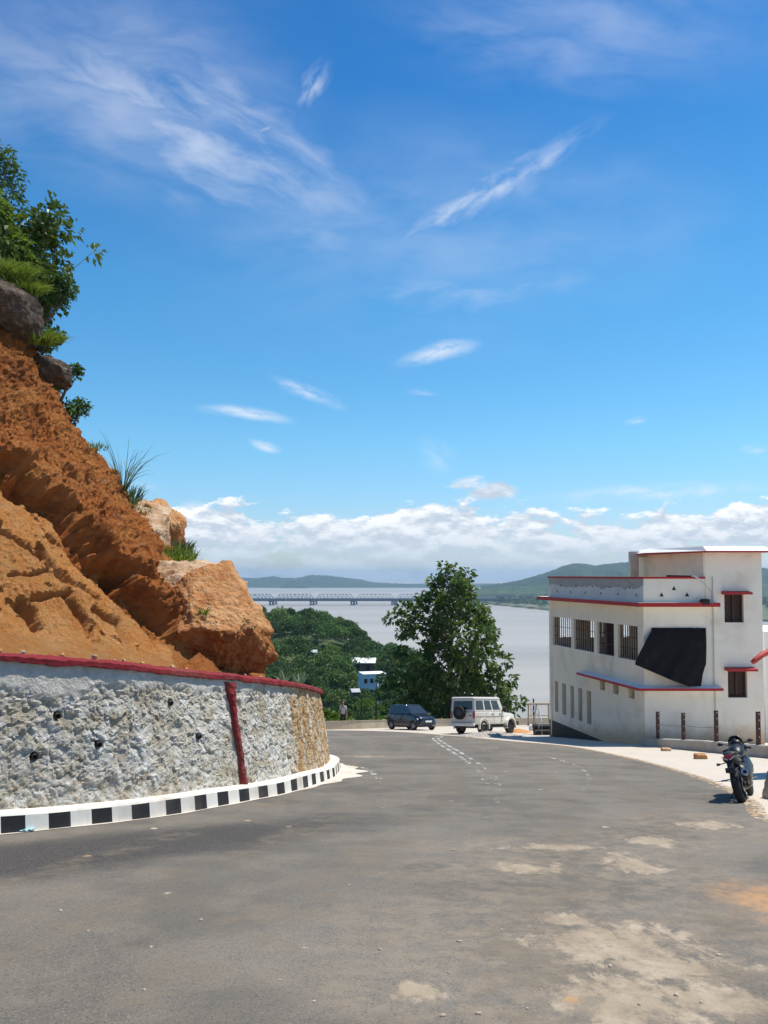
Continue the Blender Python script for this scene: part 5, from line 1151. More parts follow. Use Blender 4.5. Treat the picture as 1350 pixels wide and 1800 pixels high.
# the wooded knoll above the river, one mass
def wood(name, label, spots, leaf, nl, mat, flat=.8):
    PP, DD, UU, LL_, TT = [], [], [], [], []; R = np.random.RandomState(3)
    for (x, y, z, rad, H) in spots:
        p, v, tn = blob_crown(R, H, rad, 9, nl, leaf, flat); k = R.uniform(-.35, .45); PP.append(p + np.array([x, y, z])); n = len(p)
        DD.append(unit(v * .4 + unit(R.normal(size=(n, 3))))); UU.append(unit(v * 1.2 + R.normal(size=(n, 3)) * .35)); LL_.append(leaf * R.uniform(.6, 1.3, n)); TT.append(tn + k + R.normal(size=n) * .10)
    loc = (spots[0][0], spots[0][1], spots[0][2]); o = leaf_mesh(name, np.concatenate(PP), np.concatenate(DD), np.concatenate(UU), np.concatenate(LL_), np.concatenate(LL_) * .75, np.concatenate(TT), mat, None, loc); return tag(o, label, 'woodland', kind='stuff')
spots = []; R = np.random.RandomState(21); tries = 0
while len(spots) < 620 and tries < 9000:
    tries += 1; x = R.uniform(-120, 26); y = R.uniform(215, 375)
    rad = R.uniform(4.6, 8.6)
    if any((x - a[0]) ** 2 + (y - a[1]) ** 2 < (.62 * (rad + a[3])) ** 2 for a in spots): continue
    z = float(terr(np.array([[x]]), np.array([[y]]))[0, 0])
    if z < WZ + 3: continue
    H = rad * R.uniform(1.5, 2.1); px = 675 + FPX * x / y; top = 1010 + (EYE - z - H) / y * FPX
    if top < np.interp(px, [440, 560, 600, 640, 660, 700, 760], [1060, 1065, 1077, 1108, 1126, 1127, 1142]): continue
    if 606 < px < 668 and y < 262 and top < 1172: continue
    if px < 380: continue
    spots.append((x, y, z, rad, H))
wood('woodland', 'dense green wood covering the knoll between the road and the river', spots, .80, 950, m_leafB)
spots = []; R = np.random.RandomState(22)
for k in range(420):
    px = R.uniform(850, 1400); Y = R.uniform(2040, 2900); x = (px - 675) / FPX * Y
    if Y < 2420 - (x - 330) * 4.6 + 20: continue
    spots.append((x, Y, WZ + 3, R.uniform(8, 15), R.uniform(16, 26)))
wood('riverside_trees', 'green belt of trees along the far river bank below the hill', spots, 5.5, 70, m_leafB)

# grass, reeds and shrubs on the cut slope
def blades(name, label, cat, c, n, h, spread, mat, wd=.012, droop=.6, seed=0, nrm=(0.3, -0.5, .8), group=None, tone=(.1, .8)):
    R = np.random.RandomState(seed); V = []; F = []; T = []; k = 5; nrm = np.array(nrm) / np.linalg.norm(nrm)
    for i in range(n):
        a = R.uniform(0, 6.28); r = spread * R.uniform() ** .6; b = np.array([cos(a) * r, sin(a) * r, 0]); b -= nrm * (b @ nrm); d = np.array([cos(a) * R.uniform(.1, .7), sin(a) * R.uniform(.1, .7), 1.0]) + nrm * .3; d /= np.linalg.norm(d); hh = h * R.uniform(.5, 1.15); s_ = np.cross(d, [R.normal(), R.normal(), 0]); s_ /= np.linalg.norm(s_) + 1e-9; tn = R.uniform(*tone); dr_ = droop * R.uniform(.2, 1.5); out = np.array([d[0], d[1], 0]) + R.normal(size=3) * np.array([.35, .35, 0]); o0 = len(V)
        for j in range(k):
            q = j / (k - 1); p = b + d * hh * q + out * hh * dr_ * q * q - np.array([0, 0, hh * dr_ * .55 * q ** 2.5]); w = wd * (1 - q) ** .7 + .001; V += [p - s_ * w, p + s_ * w]; T += [tn, tn]
        for j in range(k - 1): F.append([o0 + 2 * j, o0 + 2 * j + 1, o0 + 2 * j + 3, o0 + 2 * j + 2])
    o = mesh_np(name, np.array(V), np.array(F), mat, None, tuple(c)); attr(o, 'tint', T); return tag(o, label, cat, group)
def ridge_pt(py, dy=0.0, dx=0):
    """the slope's own skyline at a row of the photograph"""
    a, b = proj(SLOPE); sel = (np.abs(b - py) < 5) & (SLOPE[:, 1] < 26); k = np.where(sel)[0][a[sel].argmax()]; return Vector(SLOPE[k]), a[k]
m_reed = M('reed', f_leaf([(0.05, 0.085, 0.04), (0.08, 0.13, 0.06), (0.14, 0.18, 0.08)], 0.3, 0.5))
q, _ = ridge_pt(850); blades('reed_clump', 'tall drooping reed clump leaning over the skyline of the red slope', 'reeds', q - Vector((.02, 0, .1)), 44, 1.45, .10, m_reed, .010, .55, 1)
q, _ = ridge_pt(868); blades('weed_tuft', 'dark weedy tuft at the foot of the tall reeds', 'weeds', q - Vector((.0, 0, .05)), 160, .42, .30, m_reed, .012, .5, 2)
blades('grass_tuft', 'low yellow green grass on the skyline between the reeds and the pale rock', 'grass', on_slope(222, 892), 320, .34, .40, m_grass, .012, .7, 3)
blades('weed_tuft', 'thin dark weeds sprouting right above the pale angular rock', 'weeds', P(250, 905, 18.6), 70, .34, .22, m_reed, .012, .4, 4)
blades('grass_tuft', 'bright green grass tuft between the skyline rocks and the tan boulder', 'grass', P(312, 985, 17.3), 420, .32, .42, m_grass, .012, .7, 5)
blades('weed_tuft', 'dark green weed tuft on the skyline right of the small rocks', 'weeds', P(322, 968, 18.0), 140, .30, .20, m_reed, .014, .5, 6)
blades('grass_tuft', 'small green sprig growing on the face of the tan boulder', 'grass', P(357, 1080, 14.95), 40, .20, .08, m_grass, .009, .6, 7)
blades('grass_tuft', 'faint grass patch on the upper left of the tan boulder', 'grass', P(318, 1062, 16.2), 80, .20, .20, m_grass, .009, .8, 8)
blades('grass_tuft', 'long hanging green grass over the dark grey boulder at the left edge', 'grass', P(14, 478, 18.3), 1500, .36, .62, m_grass, .014, .9, 9)
blades('grass_tuft', 'bright green grass strip falling past the right side of the dark grey boulder', 'grass', P(42, 512, 18.4), 1100, .40, .42, m_grass, .013, 1.0, 19)
blades('grass_tuft', 'thick bright grass hanging below the dark grey boulder', 'grass', P(72, 598, 18.7), 1500, .34, .48, m_grass, .013, 1.0, 10)
blades('grass_tuft', 'olive grass clump on the red slope below the small dark boulder', 'grass', on_slope(78, 690), 260, .32, .32, m_grass, .013, 1.0, 11, tone=(0, .5))
blades('grass_tuft', 'thin grass wisps on the upper red soil at the skyline', 'grass', ridge_pt(790)[0], 60, .22, .20, m_grass, .010, .8, 12)
for k, (px, py, Y, dz) in enumerate([(500, 1203, 24.5, 0), (528, 1206, 25.5, 0)]):
    c = P(px, py, Y); blades('agave', ['pale green spiky plant behind the wall top, the left of two', 'pale green spiky plant behind the wall top, the right of two'][k], 'plant', c - Vector((0, 0, .05)), 46, .62 - .1 * k, .06, m_pale, .022, .30, 30 + k, nrm=(0, 0, 1))
# behind the wall's nose the ground climbs to those plants: a bank of red soil
heap('soil_mound', 'mound of orange soil on the wall top beside the big boulder', 'soil mound', Vector(wall_pt(s_of_px(462), WH - .06, -.80)[0]), .42, .60, .42, m_soil, 60, .08, 5)
def shrub(name, label, px, py, Y, rx, rz, base, ncl, nleaf, L, mat, seed, clr=.22, cat='shrub', prof=None, lean=None):
    c = P(px, py, Y); b = P(base[0], base[1], Y + (base[2] if len(base) > 2 else 0)); t_ = thing(name, label, cat, loc=tuple(b)); H = c.z + rz - b.z
    return rosette_tree(t_, H, prof or [(0, .55 * rx), (.25, rx), (.55, rx), (.8, .8 * rx), (1, .3 * rx)], ncl, nleaf, L, mat, seed, lean=lean or ((c.x - b.x) * 1.3, 0), trunk_r=.05 + .03 * rx, z0=max(.1, H - 2 * rz), clr=clr)
shrub('hill_tree', 'leafy tree with broad dark leaves crowning the slope at the left edge', 48, 445, 20.5, 1.30, 1.15, (-30, 600), 170, 22, .19, m_leafA, 51, .26, 'tree')
shrub('hill_tree', 'thin feathery tree top rising highest at the left edge', -5, 350, 21.5, .85, 1.35, (-60, 560), 110, 26, .13, m_leafB, 52, .24, 'tree')
shrub('hill_tree', 'tree at the left edge filling the gap beneath the highest branches', -40, 430, 20.0, 1.3, 1.3, (-70, 620), 150, 22, .18, m_leafC, 57, .26, 'tree')
shrub('hill_shrub', 'dark fine-leaved shrub hanging over the skyline beside the long grass', 98, 532, 19.8, .52, .62, (20, 640), 85, 34, .12, m_leafB, 53, .17)
shrub('hill_shrub', 'dark leafy shrub filling the gap behind the dark grey boulder', 52, 500, 19.9, .55, .62, (10, 620), 90, 26, .16, m_leafA, 58, .2)
shrub('hill_shrub', 'small dark shrub on the skyline below the fine-leaved one', 88, 596, 19.6, .33, .28, (60, 660), 26, 26, .11, m_leafB, 54, .14)
shrub('hill_shrub', 'small shrub poking out behind the small dark boulder', 130, 660, 20.2, .24, .26, (100, 720), 16, 22, .11, m_leafB, 55, .12)
shrub('hill_shrub', 'round dark shrub on the skyline halfway down the upper slope', 136, 722, 20.2, .30, .40, (105, 790), 26, 26, .11, m_leafB, 56, .14)
# ------------------------------------------------------------------ bridges
m_bsteel = simple('bridge_steel', (0.26, 0.28, 0.31), 0.7, 0.1, .02); m_pier = simple('pier_concrete', (0.10, 0.115, 0.145), 0.9, 0.15, .05); m_deck = simple('deck_concrete', (0.055, 0.06, 0.075), 0.9, 0.15, .02)
def bridge(name, label, Y, px0, npier, gap, dz_top, dz_bot, truss, shift):
    x0 = (px0 - 675) / FPX * Y; sp_ = gap / FPX * Y; zt, zb = P(675, dz_top, Y).z, P(675, dz_bot, Y).z
    b_ = thing(name, label, 'bridge', loc=(x0, Y, WZ)); k0, k1 = -4, npier
    mb = MB(); mb.box(((k0 + k1) / 2 * sp_, 0, (zt + zb) / 2 - WZ), ((k1 - k0 + .9) * sp_, 11, zt - zb)); mb.build('deck', m_deck, b_)
    mb = MB(); 
    for s_ in (-1, 1): mb.box((0, s_ * 0, 0), (.1, .1, .1)) if False else None
    mb = MB(); h = zb - WZ
    mb.box((-4.2, 0, h / 2 - 3), (5.0, 9, h + 4.0), taper=.9); mb.box((4.2, 0, h / 2 - 3), (5.0, 9, h + 4), taper=.9); mb.box((0, 0, h - 1.2), (16, 10, 2.4)); mb.box((0, 0, .4), (17, 13, 3))
    pr = mb.build('pier', m_pier, b_); pr.location = (k0 * sp_, 0, 0)
    for k in range(k0 + 1, k1 + 1): c = pr.copy(); COL.objects.link(c); c.parent = b_; c.location = (k * sp_, 0, 0)
    if truss:
        mb = MB(); L = sp_ - 7; n = 10; H = truss; z0 = zt - WZ
        for s_ in (-4.5, 4.5):
            P0 = [Vector((-L / 2 + L * i / n, s_, z0 + .6)) for i in range(n + 1)]; P1 = [Vector((p.x, s_, z0 + H * (0 if i in (0, n) else 1))) for i, p in enumerate(P0)]
            for i in range(n):
                mb.bar(P0[i], P0[i + 1], 1.0); mb.bar(P1[i], P1[i + 1], 1.1)
                if 0 < i: mb.bar(P0[i], P1[i], .8)
                if 0 < i < n - 1: mb.bar(P0[i] if i < n / 2 else P0[i + 1], P1[i + 1] if i < n / 2 else P1[i], .9)
        for i in range(1, n): x = -L / 2 + L * i / n; mb.bar((x, -4.5, z0 + H), (x, 4.5, z0 + H), .8)
        tr = mb.build('truss_span', m_bsteel, b_); tr.location = ((k0 + .5) * sp_, 0, 0)
        for k in range(k0 + 1, k1): c = tr.copy(); COL.objects.link(c); c.parent = b_; c.location = ((k + .5) * sp_, 0, 0)
    else:
        mb = MB()
        for s_ in (-5.2, 5.2): mb.box(((k0 + k1) / 2 * sp_, s_, zt - WZ + .8), ((k1 - k0 + .9) * sp_, .4, 1.3))
        mb.build('railing', m_bsteel, b_)
bridge('truss_bridge', 'long steel truss railway bridge on paired piers crossing the river', 2480, 554, 6, 70.5, 1052.0, 1055.5, 13.5, 0)
bridge('road_bridge', 'plain concrete girder bridge running in front of the steel truss bridge', 2400, 549, 6, 71.3, 1052.6, 1056.6, 0, 0)

# ------------------------------------------------------------------ buildings in the valley and on the far bank
m_blue = M('pale_blue_wall', f_paint((0.50, 0.60, 0.72), (0.35, 0.38, 0.42), 0.3)); m_roofw = simple('white_roof', (0.78, 0.78, 0.76), 0.6, 0.05, 1); m_brown = simple('brown_wall', (0.16, 0.11, 0.08), 0.9, 0.3, 1); m_roofg = simple('grey_roof', (0.40, 0.41, 0.42), 0.8, 0.15, .5); m_roofb = simple('blue_roof', (0.12, 0.25, 0.42), 0.7, 0.15, .5)
bp = P(652, 1222, 200); vb = thing('valley_house', 'pale blue and white flat-roofed house among the trees in the valley', 'house', loc=tuple(bp), rz=.25); H = P(652, 1184, 200).z - bp.z
mb = MB(); mb.box((-.9, 0, H / 2 - 3), (3.6, 5, H + 6)); mb.build('front_block', m_blue, vb); mb = MB(); mb.box((2.0, .6, H / 2 - 3.2), (2.2, 4.6, H + 5.6)); mb.build('side_block', m_white, vb)
mb = MB(); mb.box((.35, 0, H + .12), (5.9, 5.3, .24)); mb.build('roof_slab', m_roofw, vb)
for x_, z_ in ((-1.9, H - 1.5), (-.4, H - 1.5), (-1.9, 1.2), (-.4, 1.2), (2.0, H - 1.6)): mb = MB(); mb.box((x_, -2.52 if x_ < 1 else -1.72, z_), (.8, .08, 1.1)); mb.build('window', m_dark, vb)
mb = MB(); mb.tube([(.95, -2.56, -1), (.95, -2.56, H)], .12, 6); mb.build('drain_pipe', m_dark, vb)
mb = MB(); mb.tube([(-2.5, -3.2, .6), (-2.5, -3.2, 1.7), (-2.5, -3.2, 1.9)], [.55, .55, .2], 12); mb.box((-2.5, -3.2, -1.2), (1.3, 1.3, 3.6)); o = mb.build('water_tank', simple('blue_tank', (0.05, 0.15, 0.5), 0.5), None); o.location = bp; tag(o, 'small blue water tank in front of the pale blue valley house', 'tank')
def shed(name, label, px0, px1, pyt, pyb, Y, dpt, wall, roof, rz=0, cat='shed', down=5):
    a, b = P(px0, pyt, Y), P(px1, pyb, Y); w = b.x - a.x; h = a.z - b.z; c = Vector(((a.x + b.x) / 2, Y, b.z)); s_ = thing(name, label, cat, loc=tuple(c), rz=rz)
    mb = MB(); mb.box((0, dpt / 2, h * .25 - down / 2), (w * .94, dpt * .94, h * .5 + down)); mb.build('wall', wall, s_)
    mb = MB(); mb.prism([(-w / 2, -.3, h * .45), (-w / 2, dpt / 2, h), (-w / 2, dpt + .3, h * .45), (-w / 2, dpt + .3, h * .45 - .12), (-w / 2, dpt / 2, h - .14), (-w / 2, -.3, h * .45 - .12)], (w, 0, 0)); mb.build('roof', roof, s_)
    mb = MB(); mb.box((-w * .2, dpt * .03 - .03, -.1), (w * .12, .08, 1.0)); mb.build('window', m_dark, s_); mb = MB(); mb.box((w * .2, dpt * .03 - .03, -.5), (w * .1, .08, 1.8)); mb.build('door', m_dark, s_)
shed('valley_shed', 'long shed with bright white sheet roof at the foot of the wooded knoll', 616, 660, 1158, 1171, 254, 7, m_brown, m_roofw, -.06)
shed('valley_shed', 'tiny pale roofed hut half hidden in the wood left of the long shed', 544, 558, 1143, 1150, 262, 4, m_wall, m_roofg, .1, 'hut')
shed('valley_shed', 'low hut with grey roof in the trees below the pale blue house', 618, 634, 1212, 1220, 170, 3, m_brown, m_roofg, .2, 'hut')
def town_house(w, d, h, fl, wallm, roofm, pitched):
    mb = MB(); mb.box((0, 0, h / 2 - 1), (w, d, h + 2), m=0)
    if pitched: mb.prism([(-w / 2 - .5, -d / 2 - .6, h), (-w / 2 - .5, 0, h + d * .28), (-w / 2 - .5, d / 2 + .6, h)], (w + 1, 0, 0), m=1)
    else: mb.box((0, 0, h + .35), (w + .8, d + .8, .7), m=1); mb.box((w * .2, 0, h + 1.9), (w * .25, d * .4, 2.4), m=0)
    for f_ in range(fl):
        for k in range(int(w / 4)): mb.box((-w / 2 + 2 + k * 4, -d / 2 - .03, h * (f_ + .5) / fl), (1.6, .12, 1.5), m=2)
    return mb, [wallm, roofm, m_dark]
kinds = [('white flat-roofed block', town_house(24, 14, 11, 3, m_white, m_roofg, False)), ('long white shed', town_house(46, 18, 7, 1, m_white, m_roofw, True)), ('grey industrial shed', town_house(36, 20, 10, 2, m_concl, m_roofg, True)), ('blue roofed shed', town_house(30, 16, 7, 1, m_wall, m_roofb, True))]
R = np.random.RandomState(4); TB = []
spots_t = [(872, 2560, 0), (884, 2500, 2), (893, 2700, 1), (902, 2480, 0), (915, 2620, 3), (925, 2780, 1), (930, 2900, 0), (936, 2840, 2), (944, 2790, 0), (950, 2900, 1), (957, 2800, 1), (962, 2680, 0), (955, 2330, 3), (940, 2360, 0), (921, 2430, 2), (1346, 2500, 0), (1347, 2650, 3)]
where = ['nearest the tall tree', 'second from the tall tree along the far bank', 'behind the riverside trees, left of centre', 'close to the water on the far bank', 'in the middle of the far bank', 'under the hill slope', 'highest under the hill slope', 'beside the hill foot', 'left of the cream building on the far bank',
         'just under the hill, near the cream building', 'touching the cream building in view', 'between riverside trees by the cream building', 'on the shore nearest the cream building', 'on the shore left of its blue neighbour', 'on the shore in the middle of the bank', 'seen past the tower at the right edge', 'behind another, past the tower at the right edge']
pro = {}
for (px, Y, k), wh in zip(spots_t, where):
    nm, (mb, ms) = kinds[k]; x = (px - 675) / FPX * Y
    if k not in pro: pro[k] = mb.build('town_house', ms); o = pro[k]
    else: o = pro[k].copy(); COL.objects.link(o)
    o.location = (x, Y, WZ + 4 + max(0, (Y - 2550) * .03)); o.rotation_euler = (0, 0, R.uniform(-.5, .5)); tag(o, f'tiny {nm} {wh}', 'house', 'far bank town buildings')

# ------------------------------------------------------------------ vehicles
m_glass = M('dark_glass', None, (0.025, 0.035, 0.04), 0.08, 0, 0.6); m_tyre = simple('tyre', (0.018, 0.018, 0.018), 0.85, 0.2, 30); m_rim = simple('rim', (0.45, 0.45, 0.46), 0.35, 0.1, 8, metal=.6)
m_rimd = simple('dark_rim', (0.10, 0.10, 0.11), 0.4, 0.1, 8, metal=.6); m_plast = simple('black_plastic', (0.022, 0.022, 0.024), 0.55, 0.2, 20); m_lred = M('red_lamp', None, (0.32, 0.012, 0.012), 0.15, 0, .6); m_lwhite = M('clear_lamp', None, (0.75, 0.76, 0.78), 0.12, 0, .7)
m_plate = simple('plate', (0.75, 0.75, 0.74), 0.5, 0.05)
m_navy = M('navy_paint', None, (0.018, 0.020, 0.034), 0.22, 0.3, 0.6, **{'Coat Weight': .6}); m_suv = M('cream_paint', None, (0.66, 0.63, 0.55), 0.32, 0, 0.5, **{'Coat Weight': .4})
TYP = lambda r, w: [(r * .62, -w * .42), (r * .70, -w * .5), (r * .93, -w * .5), (r, -w * .36), (r, w * .36), (r * .93, w * .5), (r * .70, w * .5), (r * .62, w * .42)]
def add_wheel(parent, c, r, w, rimm, side, name='wheel', spokes=5):
    mb = MB(); mb.wheel((0, 0, 0), r, w, prof=TYP(r, w), n=30); t_ = mb.build(name, m_tyre, parent, smooth=True); t_.location = c
    mb = MB(); mb.wheel((0, 0, 0), r, w, prof=[(0, w * .30 * side), (r * .13, w * .34 * side), (r * .16, w * .30 * side), (r * .58, w * .16 * side), (r * .64, w * .40 * side), (r * .66, w * .42 * side), (r * .64, -w * .4 * side), (0, -w * .4 * side)], n=24)
    for k in range(spokes): a = 2 * pi * k / spokes; mb.bar((cos(a) * r * .12, w * .32 * side, sin(a) * r * .12), (cos(a) * r * .60, w * .34 * side, sin(a) * r * .60), r * .16, w * .10)
    rr = mb.build('rim', rimm, t_, smooth=False); return t_
def panel(c4, u0, u1, v0, v1, off, th=.006, inset=None):
    """quad panel on a 4-corner patch: (u0,v0)..(u1,v1), lifted off it"""
    a, b, c, d = [Vector(x) for x in c4]; n = (b - a).cross(d - a).normalized()
    def q(u, v): return (a * (1 - u) + b * u) * (1 - v) + (d * (1 - u) + c * u) * v
    p = [q(u0, v0), q(u1, v0), q(u1, v1), q(u0, v1)]; return [x + n * off for x in p], n * th
def add_panel(parent, name, mat, c4, u0, u1, v0, v1, off=.004, th=.008, trim=None):
    p, e = panel(c4, u0, u1, v0, v1, off, th); mb = MB(); mb.prism(p, e); return mb.build(name, mat, parent, bevel=.004)
def ring(x, z0, z1, w0, w1, r=.12, n=4, tum=0.0):
    """closed cross-section at x: bottom half width w0, top half width w1"""
    pts = []
    for (cy, cz, a0) in ((w0 - r, z0 + r, -90), (w1 - r, z1 - r, 0)):
        for k in range(n + 1): a = radians(a0 + 90 * k / n); pts.append((cy + r * cos(a), cz + r * sin(a)))
    pts2 = pts + [(-y, z) for y, z in reversed(pts)]
    return [Vector((x, y, z)) for y, z in pts2]
def wheel_arch(parent, mat, x, r, side, wy, zc, w=.07, t=.05, flat=False):
    mb = MB(); n = 14; P0 = []
    for k in range(n + 1): a = pi * (-.08 + 1.16 * k / n); P0.append((cos(a), sin(a)))
    V = []
    for (ca, sa) in P0: V += [(x + ca * r, wy * side, zc + sa * r), (x + ca * (r + t), wy * side, zc + sa * (r + t)), (x + ca * (r + t), (wy + w) * side, zc + sa * (r + t)), (x + ca * r, (wy + w) * side, zc + sa * r)]
    F = []
    for k in range(n):
        for j in range(4): F.append((k * 4 + j, k * 4 + (j + 1) % 4, (k + 1) * 4 + (j + 1) % 4, (k + 1) * 4 + j))
    F += [(0, 1, 2, 3), (n * 4 + 3, n * 4 + 2, n * 4 + 1, n * 4)]; mb.add(V, F); return mb.build('wheel_arch', mat, parent)
def place_vehicle(t_, px, py, heading, lift=0.0):
    g = G(px, py); f = Vector((sin(heading), cos(heading), 0)); nrm = Vector((0, SL, 1)).normalized(); f = (f - nrm * f.dot(nrm)).normalized(); l = nrm.cross(f)
    t_.matrix_world = Matrix(((f.x, l.x, nrm.x, g.x), (f.y, l.y, nrm.y, g.y), (f.z, l.z, nrm.z, g.z + lift), (0, 0, 0, 1)))

# dark hatchback
hc = thing('parked_hatchback', 'small dark navy hatchback parked nose outwards by the low parapet', 'car')
W2 = .74
lower = [(-1.70, .34, .80, .62, .60, .1), (-1.66, .24, .92, .68, .66, .12), (-1.45, .20, .97, .73, .70, .12), (-.6, .19, .97, .745, .71, .12), (.5, .19, .96, .745, .71, .12), (.95, .19, .94, .74, .69, .12), (1.40, .20, .86, .72, .64, .12), (1.62, .24, .76, .66, .58, .12), (1.72, .30, .62, .56, .50, .1)]
mb = MB(); mb.loft([ring(*a) for a in lower]); body = mb.build('body', m_navy, hc, auto=radians(40))
zb, zr = .95, 1.46; gb = [(-1.62, .66), (.92, .68)]; gt = [(-1.38, .52), (.18, .54)]
A = [Vector((gb[0][0], -gb[0][1], zb)), Vector((gb[1][0], -gb[1][1], zb)), Vector((gb[1][0], gb[1][1], zb)), Vector((gb[0][0], gb[0][1], zb))]; B_ = [Vector((gt[0][0], -gt[0][1], zr)), Vector((gt[1][0], -gt[1][1], zr)), Vector((gt[1][0], gt[1][1], zr)), Vector((gt[0][0], gt[0][1], zr))]
mb = MB(); mb.loft([A, [a * .04 + b * .96 for a, b in zip(A, B_)], [Vector((b.x * .93, b.y * .9, zr + .05)) for b in B_]]); mb.build('cabin', m_navy, hc, bevel=.03)
def car_windows(parent, A, B_, right, left, front, rear, v0=.10, v1=.88):
    Rq, Fq, Lq, Bq = (A[0], A[1], B_[1], B_[0]), (A[1], A[2], B_[2], B_[1]), (A[2], A[3], B_[3], B_[2]), (A[3], A[0], B_[0], B_[3])
    for u0, u1 in right: add_panel(parent, 'side_window', m_glass, Rq, u0, u1, v0, v1)
    for u0, u1 in left: add_panel(parent, 'side_window', m_glass, Lq, u0, u1, v0, v1)
    if front: add_panel(parent, 'windscreen', m_glass, Fq, .07, .93, .06, .92)
    if rear: add_panel(parent, 'rear_window', m_glass, Bq, .1, .9, .2, .86)
car_windows(hc, A, B_, [(.10, .28), (.31, .55), (.58, .84)], [(.16, .42), (.45, .69), (.72, .90)], True, True)
for x_ in (-1.13, 1.17):
    for s_ in (-1, 1): add_wheel(hc, (x_, s_ * .665, .285), .285, .165, m_rim, s_); wheel_arch(hc, m_plast, x_, .30, s_, .715, .29, .035, .03)
for s_ in (-1, 1):
    mb = MB(); mb.prism([(1.30, s_ * .50, .72), (1.58, s_ * .34, .66), (1.66, s_ * .36, .56), (1.46, s_ * .66, .62)], (.05, s_ * .035, .05)); mb.build('headlight', m_lwhite, hc, bevel=.008)
    mb = MB(); mb.box((-1.66, s_ * .58, .80), (.10, .16, .24)); mb.build('tail_light', m_lred, hc, bevel=.02)
    mb = MB(); mb.box((.66, s_ * .82, 1.02), (.12, .18, .12), taper=.8); mb.build('wing_mirror', m_navy, hc, bevel=.02)
    mb = MB(); mb.box((1.68, s_ * .44, .38), (.06, .14, .09)); mb.build('fog_lamp', m_lwhite, hc, bevel=.01)
    for x_ in (.05, -.75): mb = MB(); mb.box((x_, s_ * .752, .82), (.16, .02, .03)); mb.build('door_handle', m_plast, hc)
mb = MB(); mb.box((1.70, 0, .42), (.07, .70, .12)); mb.build('grille', m_plast, hc, bevel=.01); mb = MB(); mb.box((1.755, 0, .52), (.015, .46, .11)); mb.build('number_plate', m_plate, hc); mb = MB(); mb.box((0, 0, .24), (1.7, 1.36, .14)); mb.build('underbody', m_plast, hc)
mb = MB(); mb.box((.45, 0, 1.0), (.02, .6, .02)); mb.bar((.80, -.1, 1.0), (.62, -.5, 1.10), .02); mb.build('wiper', m_plast, hc)
place_vehicle(hc, 723, 1282.5, radians(146))

# white off-roader
sv = thing('parked_off_roader', 'boxy cream white off-roader with spare wheel on its back door, parked by the gravel heap', 'car')
w_ = .80
mb = MB(); mb.loft([ring(-1.98, .52, 1.14, w_ - .02, w_ - .02, .05), ring(-1.95, .50, 1.16, w_, w_, .05), ring(.62, .48, 1.16, w_, w_, .05), ring(.70, .48, 1.13, w_ - .02, w_ - .04, .05)]); mb.build('body', m_suv, sv, auto=radians(40))
mb = MB(); mb.loft([ring(.705, .50, 1.12, w_ - .09, w_ - .13, .06), ring(1.55, .50, 1.06, w_ - .12, w_ - .18, .06), ring(1.92, .50, 1.00, w_ - .14, w_ - .22, .06)]); mb.build('bonnet', m_suv, sv, auto=radians(40))
A = [Vector((-1.97, -.79, 1.161)), Vector((.66, -.79, 1.161)), Vector((.66, .79, 1.161)), Vector((-1.97, .79, 1.161))]; B_ = [Vector((-1.92, -.73, 1.82)), Vector((.32, -.73, 1.82)), Vector((.32, .73, 1.82)), Vector((-1.92, .73, 1.82))]
mb = MB(); mb.loft([A, B_]); mb.build('cabin', m_suv, sv, bevel=.03)
mb = MB(); mb.loft([ring(-1.97, 1.80, 1.87, .75, .70, .03), ring(-1.9, 1.80, 1.91, .76, .72, .03), ring(.2, 1.80, 1.91, .76, .72, .03), ring(.40, 1.80, 1.86, .74, .70, .03)]); mb.build('roof', m_suv, sv, auto=radians(50))
car_windows(sv, A, B_, [(.03, .30), (.35, .58), (.63, .875)], [(.14, .36), (.41, .64), (.69, .97)], True, False, .14, .86)
Bq = (A[3], A[0], B_[0], B_[3]); add_panel(sv, 'rear_window', m_glass, Bq, .10, .90, .14, .82)
bd = MB(); bd.box((-1.995, 0, .86), (.03, 1.30, .54)); bdo = bd.build('back_door', m_suv, sv, bevel=.01); mb = MB(); mb.box((-2.03, -.52, .95), (.04, .12, .04)); h_ = mb.build('handle', m_plast, bdo)
tw_ = add_wheel(sv, (-2.14, .10, 1.10), .35, .22, m_rimd, -1, 'spare_wheel'); tw_.rotation_euler = (0, 0, pi / 2 * 3)
mb = MB(); mb.box((-2.10, 0, .50), (.16, 1.62, .16)); mb.build('bumper', m_suv, sv, bevel=.03); mb = MB(); mb.box((-2.19, 0, .49), (.03, .50, .11)); mb.build('number_plate', m_plate, sv)
mb = MB(); mb.box((2.02, 0, .52), (.18, 1.56, .20)); mb.build('bumper', m_plast, sv, bevel=.03)
for x_ in (-1.22, 1.28):
    for s_ in (-1, 1): add_wheel(sv, (x_, s_ * .70, .35), .35, .21, m_rimd, s_); wheel_arch(sv, m_suv, x_, .40, s_, .62 if x_ > 0 else .76, .38, .24 if x_ > 0 else .10, .07)
